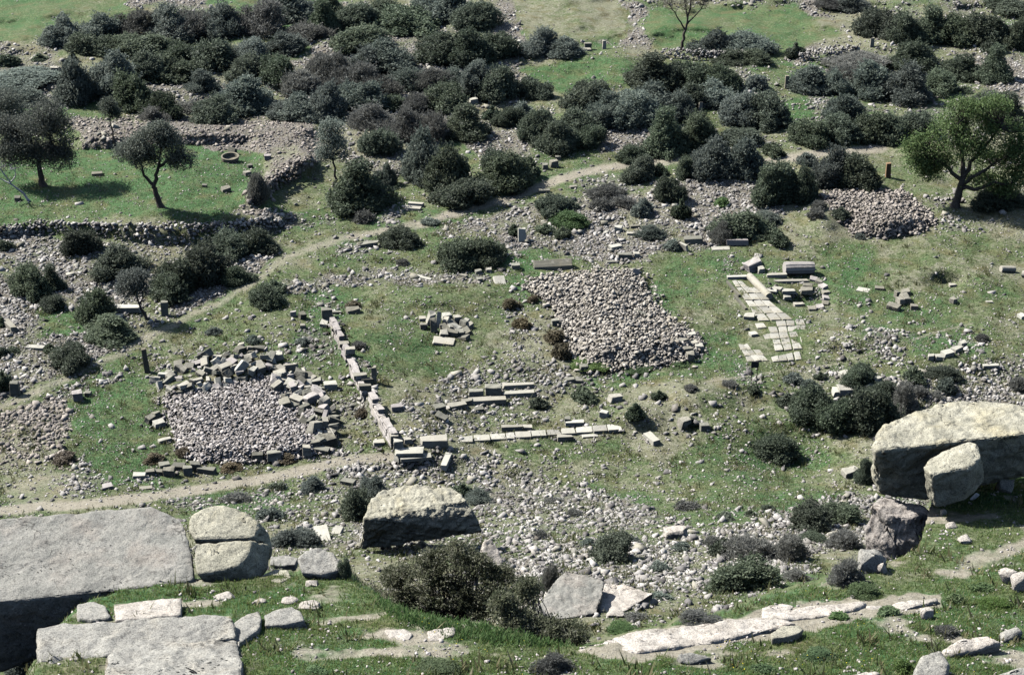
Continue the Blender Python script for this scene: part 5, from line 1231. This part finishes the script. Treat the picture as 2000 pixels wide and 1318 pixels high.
# ------------------------------------------------------------------ boulders and bedrock
def finish_rock(bm, name, label, mat, bev, rough, seg, cat, seed):
    res = bmesh.ops.convex_hull(bm, input=bm.verts[:])
    junk = [g for g in res["geom_interior"] if isinstance(g, bmesh.types.BMVert)]
    bmesh.ops.delete(bm, geom=junk, context='VERTS')
    bmesh.ops.dissolve_limit(bm, angle_limit=.06, verts=bm.verts[:], edges=bm.edges[:])
    bmesh.ops.bevel(bm, geom=bm.edges[:], offset=bev, segments=2, affect='EDGES', profile=.5, clamp_overlap=True)
    bmesh.ops.triangulate(bm, faces=bm.faces[:])
    for _ in range(7):
        long = [e for e in bm.edges if e.calc_length() > seg]
        if not long or len(bm.verts) > 60000: break
        bmesh.ops.subdivide_edges(bm, edges=long, cuts=1)
        bmesh.ops.triangulate(bm, faces=[f for f in bm.faces if len(f.verts) > 3])
    bm.normal_update()
    off = Vector((seed * 3.1, seed * 1.7, 0))
    for v in bm.verts:
        q = v.co + off
        dsp = mnoise.fractal(q * .9, .8, 2.1, 5) * rough + mnoise.fractal(q * 3.6, .9, 2.1, 5) * rough * .5
        cr = abs(mnoise.noise(q * 1.1 + Vector((5, 3, 1))))
        if cr < .045: dsp -= rough * .45 * (1 - cr / .045)
        v.co += v.normal * dsp
    bmesh.ops.recalc_face_normals(bm, faces=bm.faces)
    me = bpy.data.meshes.new(name)
    c = sum((v.co for v in bm.verts), Vector()) / len(bm.verts); zmin = min(v.co.z for v in bm.verts); c.z = zmin
    for v in bm.verts: v.co -= c
    bm.to_mesh(me); bm.free()
    for pl in me.polygons: pl.use_smooth = True
    o = link(name, me, MT[mat]); o.location = c
    return tag(o, label, cat)

_rs = [0]
def slab(name, label, outline, t0, normal, thick, bs=1., shift=(0, 0, 0), mat="rockg", bev=.06, rough=.05, seg=.12, cat="boulder", anchor=None, extra=()):
    """outline of a rock's upper face on a plane t0 metres deep at its anchor, with its real thickness below"""
    _rs[0] += 1
    n = Vector(normal).normalized(); a = anchor or outline[0]
    p0 = P(a[0], a[1], t0); C = Vector((0, 0, CAMZ)); tops = []
    for (u, v) in outline:
        d = P(u, v, 1.) - C
        tops.append(C + d * ((p0 - C).dot(n) / d.dot(n)))
    c = sum(tops, Vector()) / len(tops)
    bm = bmesh.new()
    for q in tops:
        bm.verts.new(q); bm.verts.new(c + (q - c) * bs - n * thick + Vector(shift))
    for e in extra: bm.verts.new(P(*e))
    return finish_rock(bm, name, label, mat, bev, rough, seg, cat, _rs[0])

def blob(name, label, u, v, w, h, dr=.8, mat="rockg", yaw=0, seed=0, rough=.05, boxy=.75, seg=.1, cat="boulder", sink=.15, bev=.03):
    _rs[0] += 1
    p = ground(u, v); m = depth(u, v) / F; r = random.Random(seed + _rs[0] * 7)
    W, H = w * m, h * m / .88; bm = bmesh.new(); cy, sy = math.cos(math.radians(yaw)), math.sin(math.radians(yaw))
    for _ in range(26):
        d = Vector((r.gauss(0, 1), r.gauss(0, 1), r.gauss(0, 1))).normalized()
        d = Vector([math.copysign(abs(x) ** boxy, x) for x in d]) * r.uniform(.85, 1.05)
        x, y, z = d.x * W * .52, d.y * W * dr * .52, (d.z * .5 + .5 - sink) * H
        bm.verts.new(p + Vector((x * cy - y * sy, x * sy + y * cy, z)))
    return finish_rock(bm, name, label, mat, bev * W, rough * W, max(seg, W * .05), cat, _rs[0])

HN = (0, .2, .98)
slab("tilted_rock", "huge flat grey slab of rock overhanging a black hollow", [(-160, 1190), (0, 1168), (130, 1158), (250, 1150), (378, 1134), (374, 1090), (362, 1030), (354, 1012), (325, 1000), (292, 991), (250, 991), (200, 1003), (120, 1012), (0, 1023), (-160, 1030)], 47.4, (.0, -.22, .975), 1.0, .97, (-.1, .5, 0), "rocks", .05, .05, .09, anchor=(378, 1134), extra=[(-160, 1360, 48.2), (0, 1315, 48.2), (60, 1245, 48.0), (140, 1185, 48.0)])
slab("split_boulder", "upper half of the pale split boulder beside the huge tilted slab", [(367, 1014), (374, 1003), (394, 990), (425, 980), (462, 990), (492, 1002), (503, 1020), (497, 1050), (440, 1052), (380, 1054), (366, 1032)], 48.6, (.0, -.26, .96), 1.1, 1.0, (.25, .15, 0), "rocky", .10, .05, .07, anchor=(440, 1052), extra=[(528, 1040, 49.4), (532, 1075, 49.2)])
slab("split_boulder", "lower half of the pale split boulder, rounded towards the grass", [(378, 1058), (440, 1056), (492, 1055), (487, 1080), (470, 1104), (440, 1113), (410, 1118), (384, 1122), (379, 1095)], 48.15, (.0, -.33, .94), .9, .98, (.3, .2, 0), "rocky", .10, .05, .07, anchor=(440, 1056), extra=[(527, 1065, 48.9), (524, 1105, 48.6), (497, 1140, 48.2), (460, 1132, 48.1)])
slab("boulder", "grey-white block of rock right beside the split boulder's dark flank", [(582, 1090), (597, 1072), (625, 1066), (652, 1075), (662, 1095), (668, 1112), (630, 1122), (588, 1118)], depth(630, 1128) - .3, (0, -.3, .95), .6, 1.0, (.1, .1, 0), "rockg", .06, .05, .07, anchor=(630, 1122))
slab("boulder", "low flat rock between the split boulder and the grey-white block", [(528, 1086), (560, 1083), (582, 1088), (576, 1102), (545, 1105), (528, 1102)], depth(555, 1112), (0, -.2, .97), .4, 1., (0, 0, 0), "rockg", .04, .04, .08, anchor=(555, 1104))
slab("flat_stone", "tan flat stone in the grass below the split boulder", [(511, 1122), (535, 1111), (562, 1112), (570, 1126), (548, 1137), (518, 1134)], depth(540, 1136) - .05, HN, .3, 1, (0, 0, 0), "rocky", .04, .03, .07, "flat stone", anchor=(540, 1136))
slab("bedrock", "long flat slab of bedrock with a squared near end, foremost of the ledges", [(70, 1224), (120, 1215), (200, 1211), (290, 1208), (420, 1200), (450, 1206), (456, 1228), (462, 1244), (330, 1256), (222, 1262), (130, 1268), (92, 1275), (74, 1300)], depth(222, 1262) - .3, (0, .05, .998), 1.0, 1., (0, .1, 0), "rockg", .06, .06, .08, "bedrock", anchor=(222, 1262))
slab("bedrock", "broad grey bedrock step below the long flat slab", [(222, 1264), (330, 1254), (400, 1248), (460, 1246), (470, 1275), (478, 1335), (340, 1345), (200, 1345), (205, 1300)], depth(222, 1264) - .3, (0, .3, .95), .9, 1., (0, .1, 0), "rockg", .07, .07, .08, "bedrock", anchor=(222, 1264))
slab("boulder", "upright wedge of rock under the end of the long flat slab", [(98, 1280), (112, 1276), (130, 1290), (138, 1320), (110, 1322), (98, 1310)], depth(112, 1276) - .35, (.5, -.3, .8), .4, 1., (0, 0, 0), "rockg", .04, .04, .07, anchor=(112, 1276))
slab("boulder", "grey rock leaning on the far end of the long flat slab", [(446, 1222), (470, 1203), (505, 1192), (512, 1205), (508, 1225), (480, 1242), (466, 1258), (452, 1246)], depth(466, 1258) - .35, HN, .6, 1., (0, 0, 0), "rockg", .06, .05, .07, anchor=(466, 1258))
slab("boulder", "pale rock with a dark end in the grass beside the long flat slab", [(514, 1200), (545, 1188), (570, 1181), (586, 1190), (596, 1210), (560, 1218), (515, 1222)], depth(515, 1222) - .3, (0, 0, 1), .55, 1., (.15, .1, 0), "rockg", .05, .04, .07, anchor=(515, 1222))
slab("flat_stone", "low pale slab in the grass beneath the huge tilted slab", [(222, 1182), (290, 1170), (356, 1166), (352, 1200), (290, 1207), (225, 1210)], depth(290, 1207) - .35, HN, .4, 1., (0, 0, 0), "rockp", .04, .04, .07, "flat stone", anchor=(290, 1207))
slab("flat_stone", "small pale slab at the lip of the black hollow", [(150, 1178), (185, 1172), (205, 1182), (215, 1205), (180, 1208), (150, 1205)], depth(180, 1208) - .35, HN, .5, 1., (0, 0, 0), "rockg", .05, .04, .07, "flat stone", anchor=(180, 1208))
for a, l in [((565, 1176, 36, 12), "small flat stone in the grass above the pale block"), ((605, 1186, 44, 14), "flat pale stone beside the pale block's dark end"), ((440, 1168, 40, 16), "low pinkish stone in the grass near the tilted slab"), ((610, 1142, 30, 14), "flat pale stone below the grey-white block"), ((508, 1175, 26, 8), "sliver of pale stone flush with the grass")]:
    blob("flat_stone", l, *a, .7, "rockp", 5, 3, .04, cat="flat stone", sink=.35)
bd = depth(720, 1078)
slab("dark_boulder", "big boulder with a sunlit top and black face behind the scruffy shrub", [(710, 1012), (724, 975), (745, 955), (787, 948), (834, 946), (880, 948), (898, 962), (910, 978), (854, 980), (814, 989), (757, 1000), (728, 1014)], bd - 1.0, (0, -.08, .99), 2.0, 1.03, (.1, .45, 0), "rocky", .14, .13, .11, anchor=(757, 1000), extra=[(704, 1072, bd - .1), (930, 1005, bd - .3), (944, 1040, bd)])
slab("boulder", "pale pointed rock sticking up beside the black-faced boulder", [(944, 1060), (958, 1050), (972, 1070), (984, 1098), (970, 1104), (940, 1092)], depth(965, 1100) - .4, (.2, -.5, .8), .5, 1., (0, 0, 0), "rockp", .05, .05, .08, anchor=(970, 1104))
slab("sloping_rock", "grey sloping sheet of cracked rock below the rubble slope", [(1046, 1188), (1072, 1152), (1088, 1128), (1104, 1113), (1150, 1122), (1180, 1136), (1176, 1165), (1165, 1196), (1120, 1205), (1078, 1210)], depth(1120, 1206) - .1, (.05, -.06, .995), .5, 1., (0, .1, 0), "rocks", .05, .07, .09, anchor=(1120, 1205))
slab("sloping_rock", "paler slab joined to the sheet of cracked rock", [(1182, 1138), (1215, 1140), (1250, 1150), (1276, 1158), (1240, 1178), (1222, 1192), (1190, 1198), (1170, 1192), (1168, 1170)], depth(1200, 1197) - .05, (-.02, .06, .998), .5, 1., (0, .1, 0), "rockp", .06, .07, .09, anchor=(1200, 1197))
blob("flat_stone", "narrow pale stone below the paler slab of cracked rock", 1202, 1204, 42, 13, .5, "rockp", 8, 4, .03, cat="flat stone")
blob("boulder", "light flat-topped block alone on the rubble slope", 1320, 1050, 52, 24, .7, "rockp", 5, 5, .04, .5)
# giant boulder at the right edge, on its pedestal
slab("giant_boulder", "giant overhanging boulder with a sunlit top, cut off by the photo edge", [(1718, 880), (1745, 864), (1793, 860), (1814, 851), (1861, 845), (1907, 840), (1951, 836), (2000, 833), (2150, 830), (2180, 812), (2000, 810), (1984, 799), (1951, 788), (1912, 783), (1845, 786), (1828, 799), (1800, 810), (1747, 823), (1726, 828), (1713, 842), (1707, 874)], 53.4, (-.05, -.02, .997), 1.35, .97, (.05, .75, 0), "rocky", .10, .09, .09, anchor=(1793, 860), extra=[(1716, 966, 54.9), (1810, 976, 54.9), (1705, 915, 54.4), (1938, 900, 55.2), (2100, 900, 55.6), (1720, 930, 56.0), (2170, 880, 56.0), (2180, 850, 58.0)])
_rs[0] += 1
bm = bmesh.new()
for q in [(1815, 896, 52.7), (1862, 874, 52.9), (1898, 864, 52.9), (1909, 869, 52.7), (1802, 910, 52.3), (1820, 927, 51.8), (1846, 917, 51.9), (1893, 914, 51.9), (1917, 893, 52.3), (1810, 970, 52.95), (1827, 990, 52.75), (1885, 976, 52.75), (1924, 938, 53.1), (1921, 915, 53.0), (1830, 945, 54.2), (1915, 905, 54.2)]: bm.verts.new(P(*q))
finish_rock(bm, "boulder", "squarish boulder with a sunlit grey top leaning before the giant one", "rocky", .10, .06, .07, "boulder", _rs[0])
_rs[0] += 1
bm = bmesh.new()
for q in [(1704, 985, 54.2), (1722, 967, 54.6), (1760, 980, 54.8), (1800, 986, 54.6), (1822, 1000, 54.0), (1776, 1012, 53.6), (1738, 1004, 53.7), (1690, 1040, 54.6), (1712, 1068, 54.3), (1750, 1078, 54.0), (1800, 1066, 53.8), (1690, 1095, 54.9), (1735, 1108, 54.5), (1830, 1020, 54.6), (1760, 990, 56)]: bm.verts.new(P(*q))
finish_rock(bm, "bedrock", "fissured pinkish rock face carrying the giant overhanging boulder", "rockb", .08, .11, .08, "bedrock", _rs[0])
blob("boulder", "smooth rounded boulder at the foot of the fissured rock face", 1792, 1066, 50, 50, .8, "rockg", 0, 9, .03, .9)
blob("boulder", "large pale hollowed boulder with tufts around it below the fissured face", 1698, 1112, 68, 46, .7, "rockg", 10, 10, .06, .9)
blob("boulder", "small pale stone tucked under the hollowed boulder", 1723, 1118, 26, 24, .7, "rockp", 40, 11, .05)
slab("boulder", "squared grey stone in the grass beside the squarish leaning boulder", [(1951, 937), (1958, 934), (1984, 934), (1982, 950), (1976, 962), (1955, 952)], depth(1970, 960) - .25, (.1, -.55, .83), .4, 1, (0, 0, 0), "rockg", .03, .03, .06, anchor=(1955, 952))
blob("boulder", "pale grey boulder half cut off by the photo edge under the giant one", 1998, 915, 46, 36, .8, "rockg", 0, 13, .05)
blob("boulder", "little stone between the giant boulder and the half cut-off one", 1972, 908, 20, 24, .8, "rockg", 20, 14, .05)
for a, l in [((1885, 1058, 34, 12), "flat white stone in the grass below the squarish leaning boulder"), ((1858, 1030, 26, 10), "small flat white stone uphill of the larger flat white one"), ((1842, 1005, 14, 12), "small white stone at the edge of the boulder's shadow"), ((1990, 1150, 40, 40), "rounded rock at the photo edge above the grassy bank"), ((1965, 1135, 44, 30), "tilted rock beside the rounded one at the photo edge"), ((1808, 1206, 32, 26), "brownish half-buried stone with a dark mouth"), ((1540, 1250, 20, 10), "small stone beneath the round ledge slab")]:
    blob("boulder", l, *a, .8, "rockp", 15, 15, .05)
# pale ledge along the brow
LED = [([(1126, 1266), (1142, 1257), (1230, 1234), (1330, 1220), (1420, 1211), (1500, 1204), (1560, 1216), (1500, 1228), (1400, 1250), (1330, 1262), (1250, 1274), (1180, 1280), (1136, 1278)], (1250, 1270), "long bright sheet of bare rock along the brow of the hill", .25),
       ([(1490, 1196), (1560, 1185), (1640, 1178), (1692, 1177), (1665, 1191), (1600, 1204), (1540, 1210), (1490, 1206)], (1600, 1204), "upper tongue of the bare rock ledge", .3),
       ([(1486, 1184), (1520, 1174), (1554, 1180), (1542, 1192), (1490, 1198)], (1520, 1192), "small step of pale rock on top of the bare ledge", .3),
       ([(1690, 1182), (1760, 1175), (1830, 1165), (1832, 1172), (1760, 1190), (1692, 1196)], (1760, 1188), "thin tail of the bare rock ledge running up the slope", .2)]
for i, (ol, an, lab, th) in enumerate(LED):
    slab("bedrock", lab, ol, depth(*an) - .12, HN, th + .3, 1.02, (0, 0, 0), "rockp", .05, .07, .09, "bedrock", anchor=an)
slab("flat_stone", "round lichen-yellow slab with a dark underside lying on the bare ledge", [(1505, 1236), (1528, 1220), (1560, 1220), (1570, 1228), (1560, 1236), (1535, 1243), (1508, 1246)], depth(1540, 1250) - .25, HN, .3, .95, (0, .1, 0), "rocky", .04, .03, .06, "flat stone", anchor=(1535, 1243))
slab("flat_stone", "low bare rock in the trodden patch below the scruffy shrub", [(833, 1230), (868, 1222), (893, 1224), (890, 1236), (862, 1248), (836, 1250)], depth(862, 1248) - .1, HN, .35, 1., (0, .05, 0), "rockp", .04, .04, .06, "flat stone", anchor=(862, 1248))
slab("flat_stone", "low weathered rock at the edge of the trodden patch", [(752, 1230), (790, 1226), (806, 1236), (800, 1248), (760, 1248)], depth(780, 1248) - .06, HN, .3, 1., (0, 0, 0), "rockp", .03, .04, .06, "flat stone", anchor=(760, 1248))
slab("boulder", "angular grey stone at the bottom edge below the bare ledge", [(1325, 1276), (1350, 1274), (1392, 1284), (1352, 1284), (1346, 1297), (1330, 1292)], depth(1345, 1296) - .1, (.1, -.5, .85), .3, 1., (0, 0, 0), "rockg", .03, .03, .05, anchor=(1346, 1297))
for ol, an, lab, mt in [([(1782, 1330), (1800, 1278), (1838, 1270), (1852, 1300), (1840, 1340), (1790, 1345)], (1790, 1340), "broad bare rock at the bottom edge, lowest of the rocky spine", "rockg"),
                    ([(1838, 1268), (1880, 1245), (1930, 1238), (1958, 1252), (1905, 1270), (1850, 1280)], (1850, 1280), "smooth elongated rock in the middle of the rocky spine", "rockp"),
                    ([(1950, 1234), (1985, 1222), (1998, 1234), (1962, 1252)], (1962, 1252), "topmost weathered rock of the rocky spine", "rockg"),
                    ([(1648, 1316), (1690, 1305), (1718, 1312), (1705, 1335), (1650, 1338)], (1650, 1336), "pale rock cut by the bottom edge among tufts", "rockp"),
                    ([(1942, 1318), (2000, 1302), (2040, 1330), (1945, 1345)], (1945, 1342), "grey rock in the bottom corner", "rockg")]:
    slab("boulder", lab, ol, depth(*an) - .15, (-.1, -.3, .95), .6, 1.03, (0, .05, 0), mt, .07, .06, .07, anchor=an)
o = link("white_scrap", box_mesh(.14, .05, .26, 77, .1), MT["scrap"]); o.location = ground(1898, 976) + Vector((0, 0, .0)); o.rotation_euler = (.3, .5, .4)
tag(o, "scrap of white litter lying in the black shadow of the squarish leaning boulder", "litter")

# stones large enough to count, one by one
SM = []
for k in range(10):
    V, T = SHAPES[k]; me = new_mesh("loose_stone", V, T, 3); me.materials.append(MT["block"] if k % 2 else MT["pave"]); SM.append(me)
lr = random.Random(9)
for (u, v, s) in LONE_DATA:
    A = place_label(u, v, "")[0]
    o = link("loose_stone", lr.choice(SM)); p = ground(u, v); s *= lr.uniform(.9, 1.3)
    o.location = (p.x, p.y, p.z + s * .12); o.scale = (s * lr.uniform(.9, 1.3), s * lr.uniform(.8, 1.1), s * lr.uniform(.7, 1.)); o.rotation_euler = (lr.uniform(-.4, .4), lr.uniform(-.4, .4), lr.uniform(0, 6.28))
    tag(o, f"larger loose stone in the rubble round the {MARKS[A][2]}", "stone", f"larger loose stones round the {MARKS[A][2]}")
for b_ in [b for b in BLK if len(b[3].split()) > 6]:
    tag(b_[0], b_[3], b_[4], b_[3])
BLK = [b for b in BLK if len(b[3].split()) <= 6]
for b_, lab_ in zip(BLK, make_labels([(b[1], b[2], b[3]) for b in BLK])):
    tag(b_[0], lab_, b_[4])
